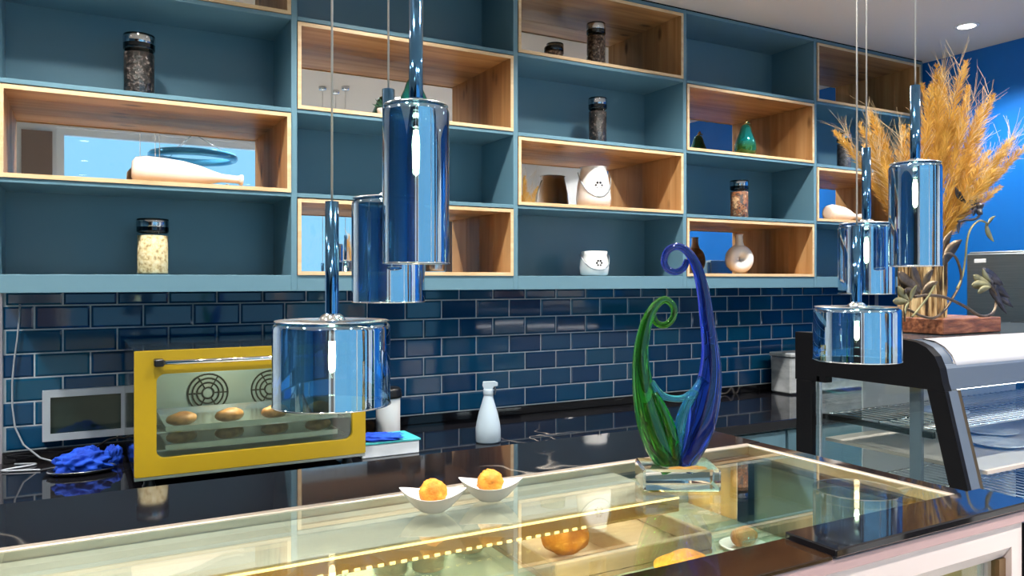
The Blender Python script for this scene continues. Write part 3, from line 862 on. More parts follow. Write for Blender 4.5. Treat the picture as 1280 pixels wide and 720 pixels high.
MB().bevbox(1.0262, 1.0295, 0.536, 0.552, 0.10, GT - 0.024, 0.001).build('corner_strip', BLACKM, dc)

# wooden tray, cakes and cups inside the counter
ORANGE = noisy('orange_sponge', [(0.3, (0.42, 0.14, 0.008)), (0.55, (0.66, 0.27, 0.02)), (0.75, (0.80, 0.44, 0.07))], 60, 0.7, bump=0.5)
tr_ = thing('wooden_tray', 'pale wooden tray holding orange cake inside the display counter', 'tray', (0.70, 0.990, 1.0865))
TRW = noisy('pale_tray_wood', [(0.3, (0.26, 0.19, 0.11)), (0.7, (0.36, 0.28, 0.18))], 10, 0.5, (1, 6, 6))
f_ = MB(); f_.box(-0.14, 0.14, -0.105, 0.105, 0, 0.006)
f_.build('tray_bottom', TRW, tr_, local=True)
for a, c_ in (((-0.14, 0.14, -0.105, -0.095), 0), ((-0.14, 0.14, 0.095, 0.105), 0), ((-0.14, -0.13, -0.095, 0.095), 0), ((0.13, 0.14, -0.095, 0.095), 0), ((-0.005, 0.005, -0.095, 0.095), 0)):
    MB().bevbox(*a, 0.006, 0.032, 0.0015).build('tray_rail', TRW, tr_, local=True)
for k, (x, y, lb) in enumerate(((0.628, 0.970, 'left'),)):
    o = MB().blob((0, 0, 0.0312), 1, 24, 14, lambda p: 1 + 0.05 * math.sin(9 * p.x + 2) * math.sin(8 * p.y), (0.036, 0.038, 0.028)).build('sponge_cake', ORANGE, None, (x, y, 1.0930), local=True)
    tag(o, 'round orange sponge cake in the ' + lb + ' half of the wooden tray', 'cake')
o = MB().blob((0, 0, 0.0155), 1, 20, 12, lambda p: 1 + 0.08 * math.sin(6 * p.x), (0.045, 0.024, 0.015)).build('pastry', ORANGE, None, (0.745, 0.845, 1.0865), local=True)
tag(o, 'orange pastry under the glass in front of the sculpture', 'pastry')
CUPG = pane('cup_glass', (0.90, 0.95, 0.93), 1.5)
CREAMF = noisy('dessert_cream', [(0.3, (0.50, 0.34, 0.18)), (0.7, (0.80, 0.70, 0.54))], 40, 0.6)
for k, (u, y, lb) in enumerate(((535, 1.02, 'nearest'), (585, 1.06, 'middle'), (488, 1.03, 'leftmost'))):
    p = at(u, 690, y)
    c_ = thing('dessert_cup', lb + ' glass dessert cup behind the light strip in counter', 'cup', (p.x, y, 1.0865), 'dessert cups in the display counter')
    MB().lathe([(0, 0), (0.020, 0), (0.026, 0.012), (0.031, 0.042), (0.029, 0.042), (0.024, 0.012), (0, 0.004)], 24).build('cup_glass', CUPG, c_, local=True)
    MB().lathe([(0, 0.005), (0.022, 0.008), (0.027, 0.034), (0.018, 0.046), (0.006, 0.052), (0, 0.053)], 20).build('dessert', CREAMF, c_, local=True)
dn = ('near', 'far')
for k in range(3):
    pt = thing('pastry_plate', ('first', 'second', 'third')[k] + ' white plate of rolls in the right end of counter', 'plate', (0.895, 0.7045 + 0.085 * k, 1.0865), 'plates at the right of the counter')
    MB().lathe([(0, 0), (0.026, 0), (0.038, 0.007), (0.036, 0.008), (0.025, 0.003), (0, 0.003)], 28).build('plate_dish', CERAM, pt, local=True)
    o = MB().blob((0, 0, 0.0155), 1, 16, 10, lambda p: 1 + 0.05 * math.sin(8 * p.x), (0.024, 0.016, 0.015)).build('bread_roll', CRUST, None, (0.895, 0.7045 + 0.085 * k, 1.0900), local=True)
    tag(o, 'golden roll on the ' + ('first', 'second', 'third')[k] + ' white plate inside the counter', 'bread', 'rolls on plates in the counter')


# ------------------------------------------------------------------ bowls with orange balls
def boat_bowl(p, a, b, h, label):
    t = thing('boat_bowl', label, 'bowl', tuple(p), 'white pointed dessert bowls', -YAW)
    n = 48
    mb = MB(); vs = []; rings = 0
    lv = [(0.30, 0.0, 1), (0.34, 0.02, 1), (0.55, 0.22, 1), (0.80, 0.58, 1), (0.96, 0.93, 1), (1.0, 1.0, 1), (0.985, 1.005, 1), (0.93, 0.95, 1), (0.74, 0.58, 1), (0.48, 0.28, 1), (0.2, 0.16, 1)]
    for s_, zf, _ in lv:
        for k in range(n):
            th = 2 * PI * k / n
            c_, d_ = math.cos(th), math.sin(th)
            pt = 1.0 + 0.0 * c_
            lens = abs(d_) ** (1.0 + 0.55 * s_)
            x = a * s_ * (abs(c_) ** 0.95) * (1 if c_ >= 0 else -1)
            y = b * s_ * lens * (1 if d_ >= 0 else -1)
            lift = 1.0 + 0.0 - 0.30 * zf * (1 - c_ * c_)
            vs.append((x, y, h * zf * lift))
        rings += 1
    fs = [tuple(range(n - 1, -1, -1))]
    for i in range(rings - 1):
        for k in range(n):
            j = (k + 1) % n
            fs.append((i * n + k, i * n + j, (i + 1) * n + j, (i + 1) * n + k))
    fs.append(tuple(range((rings - 1) * n, rings * n)))
    mb.add(vs, fs, True).build('bowl_shell', mat('blush_porcelain', (0.80, 0.74, 0.72), 0.2), t, local=True)
    return t


def ball(p, r, label, seed):
    q = random.Random(seed); W_ = [(Vector((q.gauss(0, 1), q.gauss(0, 1), q.gauss(0, 1))) * q.uniform(5, 16), q.uniform(0, 6)) for _ in range(12)]
    o = MB().blob((0, 0, r * 0.86), 1, 32, 20, lambda v: 1 + sum(0.022 * math.sin(w.dot(v) + a) for w, a in W_), (r, r * 0.95, r * 0.92)).build('crumb_ball', ORANGE, None, tuple(p), local=True)
    tag(o, label, 'dessert', 'orange crumb balls in the bowls')
    return o


for u, v, lb in ((541, 640, 'left'), (613, 626, 'right')):
    F = (EYE - GT) * FPX / (v - HOR)
    p = fwd(u, HOR, F); p.z = GT + 0.0003
    boat_bowl(p, 0.0405, 0.027, 0.029, lb + ' white pointed bowl on the glass counter top')
    ball(Vector((p.x, p.y, GT + 0.0095)), 0.0165, 'orange crumb ball in the ' + lb + ' pointed bowl', len(lb))

# ------------------------------------------------------------------ glass sculpture
SF = 1.055
GREEN = mat('green_art_glass', (0.07, 0.52, 0.04), 0.01, 0, 0.6, trans=0.97, ior=1.5)
BLUEG = mat('blue_art_glass', (0.035, 0.10, 0.72), 0.01, 0, 0.6, trans=0.97, ior=1.5)
CRYST = mat('clear_crystal', (0.86, 0.94, 1.0), 0.01, 0, 0.5, trans=1.0, ior=1.45)
TEALG = mat('teal_art_glass', (0.08, 0.55, 0.75), 0.02, 0, 0.5, trans=0.9, ior=1.45)
sc_base = fwd(845, HOR, SF); sc_base.z = GT
sc = thing('glass_sculpture', 'curled green and blue art glass sculpture on a crystal block', 'sculpture', tuple(sc_base), None, -YAW)


def loc2(u, v, d=0.0):
    return Vector(((u - 845) * SF / FPX, d, EYE + (HOR - v) * SF / FPX - GT))


def smooth_path(P, k=6):
    """Catmull-Rom through (u, v, r, d)"""
    Q = [P[0]] + list(P) + [P[-1]]; out = []
    for i in range(1, len(Q) - 2):
        for s_ in range(k):
            t_ = s_ / k
            out.append([0.5 * (2 * b1 + (c1 - a1) * t_ + (2 * a1 - 5 * b1 + 4 * c1 - d1) * t_ ** 2 + (3 * b1 - a1 - 3 * c1 + d1) * t_ ** 3) for a1, b1, c1, d1 in zip(Q[i - 1], Q[i], Q[i + 1], Q[i + 2])])
    out.append(list(P[-1]))
    return out


def glass_limb(P, m, name, n=14):
    Q = smooth_path([p if len(p) == 4 else (*p, 0.0) for p in P])
    MB().tube([loc2(q[0], q[1], q[3]) for q in Q], [q[2] * SF / FPX for q in Q], n).build(name, m, sc, local=True)


glass_limb([(850, 584, 14), (862, 560, 18), (874, 530, 20), (883, 495, 18), (888, 462, 14), (887, 428, 10.5), (883, 395, 9), (879, 365, 8), (873, 340, 7), (865, 322, 6), (855, 311, 5), (845, 308, 4.6), (835, 313, 4.4), (830.5, 324, 4.2, 0.002), (834, 335, 4.2, 0.004), (845, 340, 4.2, 0.006), (856, 335, 4.2, 0.008), (861, 325, 4.0, 0.010)], BLUEG, 'blue_limb')
glass_limb([(838, 584, 14), (826, 560, 18), (814, 528, 18), (806, 497, 15), (802, 467, 12), (801, 440, 9.5), (805, 415, 8), (811, 396, 7), (818, 384, 6), (825, 377, 5), (833, 375, 4.5), (841, 382, 4.3), (843, 392, 4.2, 0.002), (839, 402, 4.2, 0.004), (830, 407, 4.2, 0.006), (821, 403, 4.2, 0.008), (818, 394, 4.0, 0.010)], GREEN, 'green_limb')
glass_limb([(812, 478, 6, -0.004), (824, 492, 5, -0.006), (838, 497, 4, -0.006), (852, 497, 4.5, -0.006), (866, 490, 6, -0.005), (880, 474, 7, -0.004)], TEALG, 'cross_strand')
glass_limb([(868, 488, 6, -0.008), (856, 505, 6, -0.010), (849, 525, 7, -0.010), (846, 550, 8, -0.008), (844, 582, 8, -0.004)], TEALG, 'inner_strand')
glass_limb([(816, 490, 5, -0.008), (828, 515, 7, -0.011), (838, 545, 9, -0.010), (842, 582, 8, -0.006)], GREEN, 'inner_strand')
MB().bevbox(-0.050, 0.052, -0.036, 0.036, 0.0005, 0.030, 0.003).build('crystal_block', CRYST, sc, local=True)


# ------------------------------------------------------------------ pendants
TOPP = mat('silvered_top', (0.72, 0.73, 0.74), 0.22, 1.0)


def pendant(u, F, r, zt, zb, zs, label, group, rs=0.009):
    p = fwd(u, HOR, F)
    x, y = p.x, p.y
    t = thing('pendant_lamp', label, 'lamp', (x, y, zb), group)
    h = zt - zb; cr = min(0.010, r * 0.2)
    prof = [(r, 0.0), (r, h - cr)]
    for k in range(1, 6):
        a = PI / 2 * k / 5
        prof.append((r - cr + cr * math.cos(a), h - cr + cr * math.sin(a)))
    prof.append((rs * 1.25, h + 0.0005))
    MB().lathe(prof, 64).build('glass_shade', PEND, t, local=True)
    MB().tube([(r * math.cos(2 * PI * k / 64), r * math.sin(2 * PI * k / 64), 0) for k in range(65)], 0.0011, 6, True, False).build('shade_rim', CHROME, t, local=True)
    MB().lathe([(r * 0.975, h + 0.0003), (r * 0.955, h + 0.0016), (rs * 1.2, h + 0.0022)], 48).build('top_plate', TOPP, t, local=True)
    MB().lathe([(0, zs - zb), (rs, zs - zb), (rs, h + 0.010)][::-1], 24).build('stem_tube', STEMM, t, local=True)
    MB().lathe([(rs * 0.9, h + 0.011), (rs * 1.5, h + 0.008), (rs * 2.1, h + 0.002), (rs * 2.1, h - 0.0015), (0, h - 0.002)], 24).build('cap', CHROME, t, local=True)
    MB().lathe([(0, h - 0.026), (0.0085, h - 0.026), (0.0085, h - 0.0025)], 16).build('bulb_holder', CHROME, t, local=True)
    hb = min(h * 0.52, 0.070)
    bl = MB().lathe([(0, h - 0.022 - hb), (0.006, h - 0.020 - hb), (0.0105, h - 0.010 - hb), (0.0105, h - 0.045), (0.008, h - 0.0265)], 20).build('bulb', BULBG, t, local=True)
    MB().lathe([(0, h - 0.012 - hb), (0.0042, h - 0.008 - hb), (0.0050, h - 0.045), (0.003, h - 0.030), (0, h - 0.029)], 12).build('filament', BULBM, bl, local=True)
    MB().tube([(0, 0, zs - zb), (0, 0, CEIL - zb - 0.016)], 0.0016, 6).build('cord', CORD, t, local=True)
    MB().lathe([(0, CEIL - zb - 0.022), (0.022, CEIL - zb - 0.020), (0.024, CEIL - zb), (0, CEIL - zb)], 24).build('ceiling_rose', CHROME, t, local=True)
    return t


GL, GR = 'blue mirrored pendants of the left cluster', 'blue mirrored pendants of the right cluster'
pendant(415, 1.04, 0.077, 1.4450, 1.335, 1.6045, 'wide short blue mirrored pendant hanging before the oven', GL)
pendant(520, 1.00, 0.0425, 1.7220, 1.5215, 1.874, 'tall narrow blue mirrored pendant of the left cluster', GL)
pendant(485.5, 1.12, 0.0520, 1.6160, 1.4690, 1.7735, 'medium blue mirrored pendant behind the tall left one', GL)
pendant(1071, 1.50, 0.0790, 1.4477, 1.3465, 1.6045, 'wide short blue mirrored pendant before the pastry case', GR)
pendant(1083, 1.62, 0.0548, 1.6160, 1.4720, 1.7740, 'medium blue mirrored pendant left of the dried grass', GR)
pendant(1144, 1.50, 0.0465, 1.7230, 1.5270, 1.874, 'tall narrow blue mirrored pendant before the dried grass', GR)

# ------------------------------------------------------------------ pastry case on the right
CX, CL = 2.0, 3.25
pc = thing('pastry_case', 'black framed pastry case with sloped glass front at right', 'display case', (2.6, 1.45, 0.0))
prof = [(1.72, 1.335), (1.36, 1.335), (1.325, 1.331), (1.295, 1.318), (1.272, 1.296), (1.258, 1.265), (1.250, 1.225), (1.243, 1.205), (1.62, 1.205), (1.62, 1.185), (1.735, 1.185), (1.735, 1.335)]
MB().prism(prof, CX, CX + 0.030).build('end_cap', BLACKM, pc)
MB().prism(prof, CL - 0.03, CL).build('end_cap', BLACKM, pc)
MB().bevbox(CX + 0.031, CL - 0.031, 1.36, 1.733, 1.322, 1.334, 0.002).build('top_panel', mat('slate_top', (0.10, 0.13, 0.16), 0.12, 0.5), pc)
# curved front glass, its white reflection painted in, and the grey header below it
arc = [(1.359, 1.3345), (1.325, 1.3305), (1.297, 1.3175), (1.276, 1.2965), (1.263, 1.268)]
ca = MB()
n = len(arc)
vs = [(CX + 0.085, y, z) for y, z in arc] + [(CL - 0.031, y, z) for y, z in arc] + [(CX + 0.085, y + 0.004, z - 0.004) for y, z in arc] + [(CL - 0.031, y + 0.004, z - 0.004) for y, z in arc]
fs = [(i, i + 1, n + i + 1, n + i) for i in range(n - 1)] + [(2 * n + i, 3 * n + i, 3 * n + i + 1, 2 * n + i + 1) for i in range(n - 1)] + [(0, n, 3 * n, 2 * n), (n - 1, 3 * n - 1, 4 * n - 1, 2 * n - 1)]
ca.add(vs, fs, True).build('canopy_glass_reflection', mat('painted_reflection_white', (0.56, 0.55, 0.57), 0.25), pc)
vs = [(CX + 0.031, y + 0.006, z - 0.003) for y, z in arc] + [(CX + 0.084, y + 0.006, z - 0.003) for y, z in arc]
MB().add(vs, [(i, i + 1, n + i + 1, n + i) for i in range(n - 1)], True).build('canopy_end', GREYM, pc)
MB().prism([(1.266, 1.272), (1.258, 1.262), (1.250, 1.206), (1.275, 1.206), (1.275, 1.272)], CX + 0.031, CL - 0.031).build('header', GREYM, pc)
MB().bevbox(CX, CX + 0.022, 1.672, 1.733, 0.12, 1.1845, 0.002).build('rear_post', BLACKM, pc)
MB().bevbox(CX + 0.0, CX + 0.012, 1.640, 1.655, 0.12, 1.2045, 0.002).build('steel_post', STEEL, pc)
MB().bevbox(CL - 0.022, CL, 1.672, 1.733, 0.12, 1.1845, 0.002).build('rear_post', BLACKM, pc)


def slant(x0, x1, d0, d1, m, name):
    """sloping bar of the front: d is the offset behind the front line"""
    yt, zt, yb, zb = 1.243, 1.2045, 1.100, 0.62
    MB().prism([(yt + d0, zt), (yt + d1, zt), (yb + d1, zb), (yb + d0, zb)], x0, x1).build(name, m, pc)


slant(CX, CX + 0.016, 0.0, 0.050, BLACKM, 'front_post')
slant(CX + 0.0165, CX + 0.055, 0.0, 0.020, GREYM, 'front_post')
slant(CX + 0.0555, CX + 0.072, 0.002, 0.024, mat('bronze_edge', (0.06, 0.04, 0.012), 0.3, 0.3), 'front_post')
slant(CL - 0.05, CL - 0.001, 0.0, 0.020, GREYM, 'front_post')
slant(CX + 0.073, CL - 0.051, 0.006, 0.010, pane('case_front_glass', (0.90, 0.94, 0.95), 1.6), 'front_glass')
# end glass (left)
MB().prism([(1.262, 1.2045), (1.635, 1.2045), (1.635, 0.62), (1.125, 0.62)], CX + 0.017, CX + 0.020).build('end_glass', CLEAR, pc)
MB().box(CX + 0.03, 2.30, 1.715, 1.719, 0.62, 1.20).build('rear_glass', CLEAR, pc)
MB().box(2.302, CL - 0.03, 1.715, 1.719, 0.62, 1.20).build('rear_door', mat('frosted_panel', (0.64, 0.67, 0.70), 0.6), pc)
MB().bevbox(CX + 0.030, CX + 0.045, 1.33, 1.365, 0.62, 1.204, 0.002).build('inner_post', GREYM, pc)
MB().bevbox(CX, CL, 1.10, 1.735, 0.10, 0.60, 0.004).build('case_base', BLACKM, pc)
MB().bevbox(CX + 0.005, CL - 0.005, 1.115, 1.72, 0.601, 0.618, 0.002).build('case_deck', mat('pale_deck', (0.50, 0.47, 0.43), 0.3), pc)
MB().box(CX + 0.1, CL - 0.05, 1.19, 1.70, 0.985, 0.995).build('beige_deck', mat('beige_deck', (0.46, 0.40, 0.35), 0.4), pc)
for z, y0, y1 in ((1.088, 1.30, 1.64), (0.87, 1.25, 1.64)):
    wr_ = MB()
    for k in range(34):
        x = CX + 0.06 + k * 0.034
        wr_.tube([(x, y0, z), (x, y1, z)], 0.0022, 5)
    for y in (y0, (y0 + y1) / 2, y1):
        wr_.tube([(CX + 0.046, y, z - 0.003), (CL - 0.035, y, z - 0.003)], 0.0032, 6)
    wr_.build('wire_shelf', CHROME, pc)
    MB().bevbox(CX + 0.035, CX + 0.05, y0, 1.66, z - 0.022, z - 0.006, 0.001).build('shelf_bearer', BLACKM, pc)
MB().bevbox(CX + 0.09, CL - 0.06, 1.285, 1.305, 1.196, 1.204, 0.001).build('added_light_bar', mat('added_bar_glow', (1, 1, 1), 0.4, emit=(0.95, 0.98, 1.0), es=7.0), pc)  # glowing bar added to light up the dim case interior
# plates in the case
for k, (x, y, z, lb) in enumerate(((2.45, 1.36, 0.9953, 'front'), (2.62, 1.48, 0.9953, 'rear'), (2.30, 1.45, 1.0906, 'upper'))):
    pt = thing('pastry_plate', lb + ' white plate inside the pastry case', 'plate', (x, y, z), 'plates in the pastry case')
    MB().lathe([(0, 0), (0.05, 0), (0.085, 0.012), (0.083, 0.013), (0.05, 0.004), (0, 0.004)], 32).build('plate_dish', CERAM, pt, local=True)

# ------------------------------------------------------------------ plank, vase, dried grass and vine
PT = 1.3355
RW = noisy('red_brown_wood', [(0.3, (0.05, 0.014, 0.006)), (0.5, (0.16, 0.05, 0.02)), (0.7, (0.30, 0.12, 0.055))], 14, 0.45, (1, 5, 5), 6, bump=0.3)
o = MB().bevbox(2.26, 2.565, 1.41, 1.62, PT, PT + 0.048, 0.003).build('wooden_plank', RW, None, (2.41, 1.51, PT))
tag(o, 'thick red brown wooden plank on top of the pastry case', 'plank')
PZ = PT + 0.0482
VX, VY = 2.352, 1.535
BARK = noisy('vase_bark', [(0.40, (0.03, 0.015, 0.006)), (0.49, (0.30, 0.18, 0.07)), (0.60, (0.66, 0.50, 0.26))], 70, 0.85, (1, 1, 0.12), 5, bump=0.9)
vz = thing('bark_vase', 'round bark covered vase standing on the wooden plank', 'vase', (VX, VY, PZ))
VH = 0.185
mb = MB(); n = 72; vs = []
for j in range(7):
    for i in range(n):
        a = 2 * PI * i / n
        rr = 0.066 + 0.0035 * math.sin(i * 2.1) + 0.003 * math.sin(i * 5.3 + j * 0.4) + 0.001 * math.sin(j * 2 + i)
        vs.append((rr * math.cos(a), rr * math.sin(a), VH * j / 6))
fs = [(j * n + i, j * n + (i + 1) % n, (j + 1) * n + (i + 1) % n, (j + 1) * n + i) for j in range(6) for i in range(n)]
fs.append(tuple(range(n - 1, -1, -1)))
mb.add(vs, fs).build('bark_shell', BARK, vz, local=True)
MB().lathe([(0, VH - 0.03), (0.058, VH - 0.03), (0.058, VH), (0.064, VH)], 40).build('inner_rim', mat('vase_inside', (0.05, 0.03, 0.015), 0.9), vz, local=True)

GRASS = noisy('golden_plume', [(0.3, (0.44, 0.22, 0.035)), (0.5, (0.70, 0.41, 0.075)), (0.7, (0.84, 0.60, 0.19))], 14, 0.75)
GRASS2 = noisy('pale_awn', [(0.3, (0.62, 0.44, 0.22)), (0.7, (0.78, 0.62, 0.38))], 9, 0.75)
STRAW = noisy('straw_stem', [(0.3, (0.36, 0.22, 0.07)), (0.7, (0.55, 0.38, 0.15))], 12, 0.8)


def plume_mesh(seed, L_, wd):
    """fluffy seed head, base at the origin, growing along +z"""
    q = random.Random(seed); mb = MB()
    bend = q.uniform(-0.04, 0.04), q.uniform(-0.04, 0.04)
    axis = lambda t_: Vector((bend[0] * t_ * t_, bend[1] * t_ * t_, L_ * t_))
    mb.tube([axis(k / 5) for k in range(6)], [0.0018, 0.0016, 0.0014, 0.0011, 0.0008, 0.0005], 4)
    for k in range(560):
        t_ = q.random() ** 0.9
        p0 = axis(t_)
        env = wd * math.sin(PI * min(1, (t_ * 0.82 + 0.12))) ** 0.8
        a = q.uniform(0, 2 * PI); ln = env * q.uniform(0.6, 1.25) + 0.006
        d = Vector((math.cos(a) * 0.55, math.sin(a) * 0.55, q.uniform(0.7, 1.3))).normalized()
        s_ = d.cross(Vector((q.gauss(0, 1), q.gauss(0, 1), q.gauss(0, 1)))).normalized() * q.uniform(0.0005, 0.0011)
        m_ = p0 + d * ln * 0.55
        e_ = p0 + d * ln + Vector((0, 0, -0.15 * ln))
        mb.add([p0, m_ + s_, e_, m_ - s_], [(0, 1, 2, 3)])
    return mb.mesh('plume', GRASS)


def awn_mesh(seed, L_):
    q = random.Random(seed); mb = MB()
    for k in range(26):
        t_ = q.uniform(0.35, 1.0)
        a = q.uniform(0, 2 * PI); ln = q.uniform(0.04, 0.10)
        p0 = Vector((0, 0, L_ * t_)); d = Vector((math.cos(a) * 0.4, math.sin(a) * 0.4, q.uniform(0.7, 1.2))).normalized()
        c_ = Vector((q.gauss(0, 0.01), q.gauss(0, 0.01), 0))
        mb.tube([p0, p0 + d * ln * 0.5 + c_ * 0.5, p0 + d * ln + c_ * 1.6], [0.0006, 0.0005, 0.0003], 3, False, False)
    return mb.mesh('awn', GRASS2)


PM = [plume_mesh(k, 0.27, 0.042) for k in range(5)]
AM = [awn_mesh(k, 0.27) for k in range(3)]
dg = thing('dried_grass_bunch', 'big bunch of golden dried grass plumes standing in bark vase', 'dried grass', (VX, VY, PZ + VH - 0.03))
q = random.Random(21)
RIGHT = Vector((CS, -SN, 0)); DEEP = Vector((SN, CS, 0))
specs = []
for k in range(46):
    lean = q.uniform(-0.52, 0.66)
    hmax = 0.60 - 0.30 * abs(lean - 0.08) if lean > -0.1 else 0.52 - 0.28 * abs(lean)
    specs.append((lean, q.uniform(-0.34, 0.34), hmax * q.uniform(0.66, 1.0)))
specs += [(0.10, 0.0, 0.59), (0.12, 0.1, 0.57), (0.07, -0.1, 0.58), (0.36, 0.0, 0.58), (0.32, -0.1, 0.55), (0.58, -0.05, 0.50), (0.64, -0.02, 0.50), (-0.40, -0.1, 0.48), (-0.48, 0.1, 0.50), (-0.30, 0, 0.52)]
for k, (lean, dep, hh) in enumerate(specs):
    d = (RIGHT * math.tan(lean) + DEEP * math.tan(dep) * 0.8 + Vector((0, 0, 1))).normalized()
    tip = d * hh / max(0.55, d.z) if False else d * (hh * 1.03)
    base = tip - d * 0.27
    s0 = RIGHT * q.uniform(-0.02, 0.02) + DEEP * q.uniform(-0.02, 0.02)
    o = bpy.data.objects.new('plume', PM[k % 5]); COL.objects.link(o); o.parent = dg
    o.location = base
    o.rotation_mode = 'QUATERNION'; o.rotation_quaternion = d.to_track_quat('Z', 'Y') @ Matrix.Rotation(q.uniform(0, 6.28), 3, 'Z').to_quaternion()
    sc_ = q.uniform(0.85, 1.15); o.scale = (sc_, sc_, q.uniform(0.9, 1.12))
    if k % 2 == 0 or k >= 46:
        a_ = bpy.data.objects.new('awn', AM[k % 3]); COL.objects.link(a_); a_.parent = o
    MB().tube([s0 * 0.6, (s0 + base) * 0.5, base + d * 0.01], 0.0016, 5).build('stalk', STRAW, dg, local=True)

# metal vine with flowers in front of the vase
BRZ = noisy('aged_bronze', [(0.3, (0.05, 0.035, 0.025)), (0.7, (0.16, 0.12, 0.08))], 30, 0.4, metal=0.7)
PEW = noisy('dark_pewter', [(0.3, (0.015, 0.014, 0.018)), (0.7, (0.07, 0.065, 0.075))], 30, 0.35, metal=0.5)
OLV = noisy('olive_patina', [(0.3, (0.10, 0.10, 0.05)), (0.7, (0.28, 0.26, 0.13))], 25, 0.45, metal=0.4)
VYP = 1.435
vn = thing('vine_sculpture', 'dark metal vine sculpture with flowers beside the bark vase', 'sculpture', (2.35, VYP, PZ))


def vpt(u, v, d=0.0):
    return at(u, v, VYP + d)


def vine(P, r, m=BRZ):
    Q = smooth_path([(p[0], p[1], (p[2] if len(p) > 2 else 0.0)) for p in P])
    MB().tube([vpt(a, b_, c_) for a, b_, c_ in Q], r, 8).build('vine_stem', m, vn)


vine([(1134, 386, -0.01), (1152, 395, -0.015), (1168, 397, -0.015), (1180, 388), (1190, 374), (1201, 352, 0.0), (1199, 332), (1192, 319), (1181, 318, -0.01), (1176, 330, -0.01)], 0.0040)
vine([(1143, 371, -0.02), (1160, 369, -0.02), (1182, 372, -0.02), (1206, 383, -0.02), (1226, 395, -0.018), (1240, 392, -0.012), (1245, 380), (1244, 366), (1236, 356)], 0.0048)
vine([(1196, 361), (1203, 345), (1207, 320), (1209, 300), (1214, 285), (1224, 276), (1234, 279)], 0.0032, OLV)
vine([(1140, 396, -0.015), (1150, 384, -0.02), (1162, 368, -0.025), (1170, 352, -0.028)], 0.0032, OLV)
vine([(1198, 277), (1206, 275), (1218, 274), (1224, 270)], 0.0040, PEW)
vine([(1199, 240), (1206, 252), (1216, 258)], 0.0040, PEW)
vine([(1131, 402, -0.02), (1131, 385, -0.02), (1134, 372, -0.02)], 0.0032)


def leaf(u0, v0, u1, v1, w, m, name='metal_leaf', d0=0.0, d1=0.0, curl=0.2):
    a, b_ = vpt(u0, v0, d0), vpt(u1, v1, d1)
    ax = b_ - a; ln = ax.length; ax.normalize()
    sd = ax.cross(Vector((0, 1, 0.2))).normalized(); nr = sd.cross(ax)
    vs = []
    K = 6
    for i in range(K + 1):
        t_ = i / K
        ww = w * 1.45 * math.sin(PI * (t_ * 0.93 + 0.05)) ** 0.8
        c_ = a + ax * ln * t_ + nr * curl * ln * math.sin(PI * t_) * 0.5
        vs += [c_ - sd * ww - nr * 0.15 * ww, c_ + nr * 0.25 * ww, c_ + sd * ww - nr * 0.15 * ww, c_ - nr * 0.002]
    fs = []
    for i in range(K):
        p_ = i * 4
        for s_, t2 in ((0, 1), (1, 2), (2, 3), (3, 0)):
            fs.append((p_ + s_, p_ + t2, p_ + 4 + t2, p_ + 4 + s_))
    fs += [(0, 3, 2, 1), (K * 4, K * 4 + 1, K * 4 + 2, K * 4 + 3)]
    MB().add(vs, fs, True).build(name, m, vn)


# right: dark drooping flower with olive bud
for u0, v0, u1, v1, w in ((1228, 336, 1254, 356, 0.013), (1232, 342, 1262, 372, 0.013), (1238, 350, 1266, 384, 0.011), (1244, 356, 1258, 392, 0.009), (1236, 346, 1252, 382, 0.010)):
    leaf(u0, v0, u1, v1, w, PEW, 'flower_petal', -0.004, -0.012)
for u0, v0, u1, v1, w in ((1238, 356, 1216, 344, 0.009), (1238, 357, 1214, 356, 0.010), (1238, 359, 1222, 366, 0.008), (1238, 352, 1228, 336, 0.007)):
    leaf(u0, v0, u1, v1, w, OLV, 'flower_petal', -0.01, -0.016)
# upper: dark bloom and leaves
for u1, v1 in ((1212, 250), (1222, 246), (1230, 256), (1228, 268), (1216, 268)):
    leaf(1221, 262, u1, v1, 0.009, PEW, 'flower_petal', 0.0, -0.010)
leaf(1232, 279, 1242, 302, 0.008, OLV); leaf(1234, 282, 1244, 270, 0.006, OLV)
leaf(1200, 276, 1198, 292, 0.007, PEW); leaf(1204, 252, 1194, 234, 0.007, PEW)
# left: broad brown leaf, petals and green leaf
leaf(1178, 330, 1202, 300, 0.018, BRZ, 'metal_leaf', -0.01, -0.018); leaf(1178, 326, 1190, 288, 0.014, BRZ, 'metal_leaf', -0.01, -0.012)
for u0, v0, u1, v1, w in ((1150, 366, 1122, 340, 0.014), (1152, 362, 1140, 330, 0.013), (1154, 364, 1166, 336, 0.012), (1148, 370, 1130, 362, 0.010), (1152, 368, 1172, 352, 0.012)):
    leaf(u0, v0, u1, v1, w, BRZ, 'flower_petal', -0.02, -0.034)
for u0, v0, u1, v1, w in ((1136, 376, 1122, 358, 0.009), (1136, 378, 1116, 376, 0.008), (1138, 376, 1146, 356, 0.008), (1136, 378, 1132, 394, 0.006)):
    leaf(u0, v0, u1, v1, w, OLV, 'metal_leaf', -0.022, -0.036)

# ------------------------------------------------------------------ fridge
fg = thing('steel_fridge', 'tall stainless steel fridge against the cobalt blue wall', 'fridge', (3.74, 1.65, 0.0))
MB().bevbox(3.475, 4.02, 1.25, 2.05, 0.03, 1.625, 0.004).build('fridge_body', STEEL, fg)
for y0, y1 in ((1.254, 1.648), (1.652, 2.046)):
    d = MB().bevbox(3.450, 3.474, y0, y1, 0.08, 1.615, 0.004).build('fridge_door', STEEL, fg)
    MB().tube([(3.425, 1.65 + (0.05 if y0 > 1.5 else -0.05), 0.95), (3.425, 1.65 + (0.05 if y0 > 1.5 else -0.05), 1.25)], 0.008, 10).build('door_handle', CHROME, d)
MB().bevbox(3.446, 3.4498, 1.96, 2.01, 1.575, 1.592, 0.001).build('badge', mat('white_badge', (0.8, 0.82, 0.84), 0.4), fg)

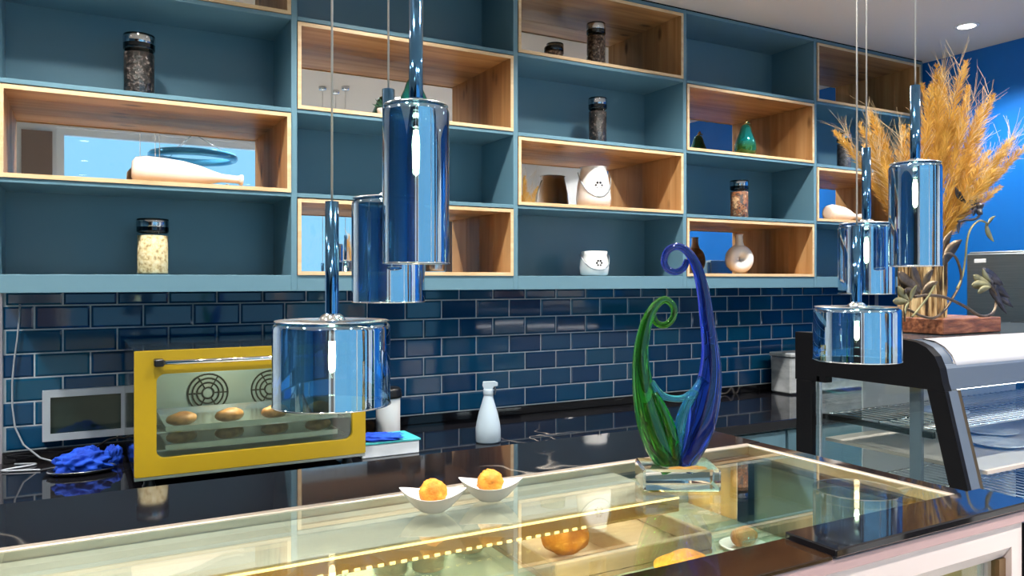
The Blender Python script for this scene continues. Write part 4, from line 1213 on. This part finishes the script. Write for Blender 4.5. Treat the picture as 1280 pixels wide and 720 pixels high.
# ------------------------------------------------------------------ ceiling downlights
GLOW = mat('downlight_glow', (1, 1, 1), 0.5, emit=(1.0, 0.96, 0.90), es=9.0)
DTRIM = mat('downlight_trim', (0.85, 0.85, 0.85), 0.35)
first = None
for k, (x, y) in enumerate(DOWNLIGHTS):
    if first is None:
        t = thing('recessed_downlight', 'round lit recessed downlight in ceiling near the blue wall', 'downlight', (x, y, CEIL), 'recessed ceiling downlights')
        MB().lathe([(0.038, -0.0005), (0.052, -0.0005), (0.052, -0.003), (0.048, -0.006), (0.038, -0.005)], 32).build('trim_ring', DTRIM, t, local=True)
        MB().lathe([(0.0375, -0.0015), (0.0375, -0.003), (0, -0.003)], 32).build('lamp_disc', GLOW, t, local=True)
        first = t
    else:
        t = copy_tree(first); t.location = (x, y, CEIL)
        t['label'] = 'second recessed downlight from the blue wall cut by frame top' if k == 1 else \
            ('first', 'second', 'third', 'fourth', 'fifth', 'sixth')[k % 6] + ' recessed downlight from the blue wall in the row ' + ('over the shelf aisle', 'over the display counter', 'by the window')[k // 6]
    sl = bpy.data.lights.new('downlight_beam', 'SPOT')
    sl.energy = SPOT_W; sl.color = (1.0, 0.95, 0.89); sl.spot_size = math.radians(130); sl.spot_blend = 0.8; sl.shadow_soft_size = 0.036
    so = bpy.data.objects.new('downlight_beam', sl); COL.objects.link(so); so.location = (x, y, CEIL - 0.008)

# ------------------------------------------------------------------ by the window behind the camera (seen in the mirrors)
rl = thing('ring_chandelier', 'blue glass ring chandelier mirrored in the left oak niche', 'lamp', (0.74, -0.40, 2.40))
MB().tube([(0.28 * math.cos(2 * PI * k / 40), 0.28 * math.sin(2 * PI * k / 40), 0) for k in range(41)], 0.028, 10, True, False).build('glass_ring', mat('sea_blue_glass', (0.06, 0.28, 0.50), 0.05, 0.4), rl, local=True)
for k in range(3):
    a = 2 * PI * k / 3
    MB().tube([(0.28 * math.cos(a), 0.28 * math.sin(a), 0.02), (0, 0, 0.17)], 0.003, 6).build('suspension_rod', CHROME, rl, local=True)
MB().lathe([(0.004, 0.16), (0.02, 0.17), (0.02, CEIL - 2.40 - 0.03), (0.07, CEIL - 2.40 - 0.025), (0.075, CEIL - 2.40), (0, CEIL - 2.40)], 24).build('ceiling_mount', mat('dark_blue_metal', (0.02, 0.06, 0.12), 0.3, 0.5), rl, local=True)
fv = thing('floor_vase', 'tall dark floor vase by the window seen only in mirror', 'vase', (2.05, -0.72, 0.0))
MB().lathe([(0, 0), (0.14, 0), (0.17, 0.25), (0.15, 0.8), (0.09, 1.2), (0.10, 1.35), (0.08, 1.35), (0.07, 1.2), (0, 1.0)], 32).build('vase_body', BARK, fv, local=True)
d2 = copy_tree(dg); d2.location = (2.05, -0.72, 1.34); d2.scale = (0.8, 0.8, 0.9)
d2['label'] = 'second golden dried grass bunch by the window seen in mirror'
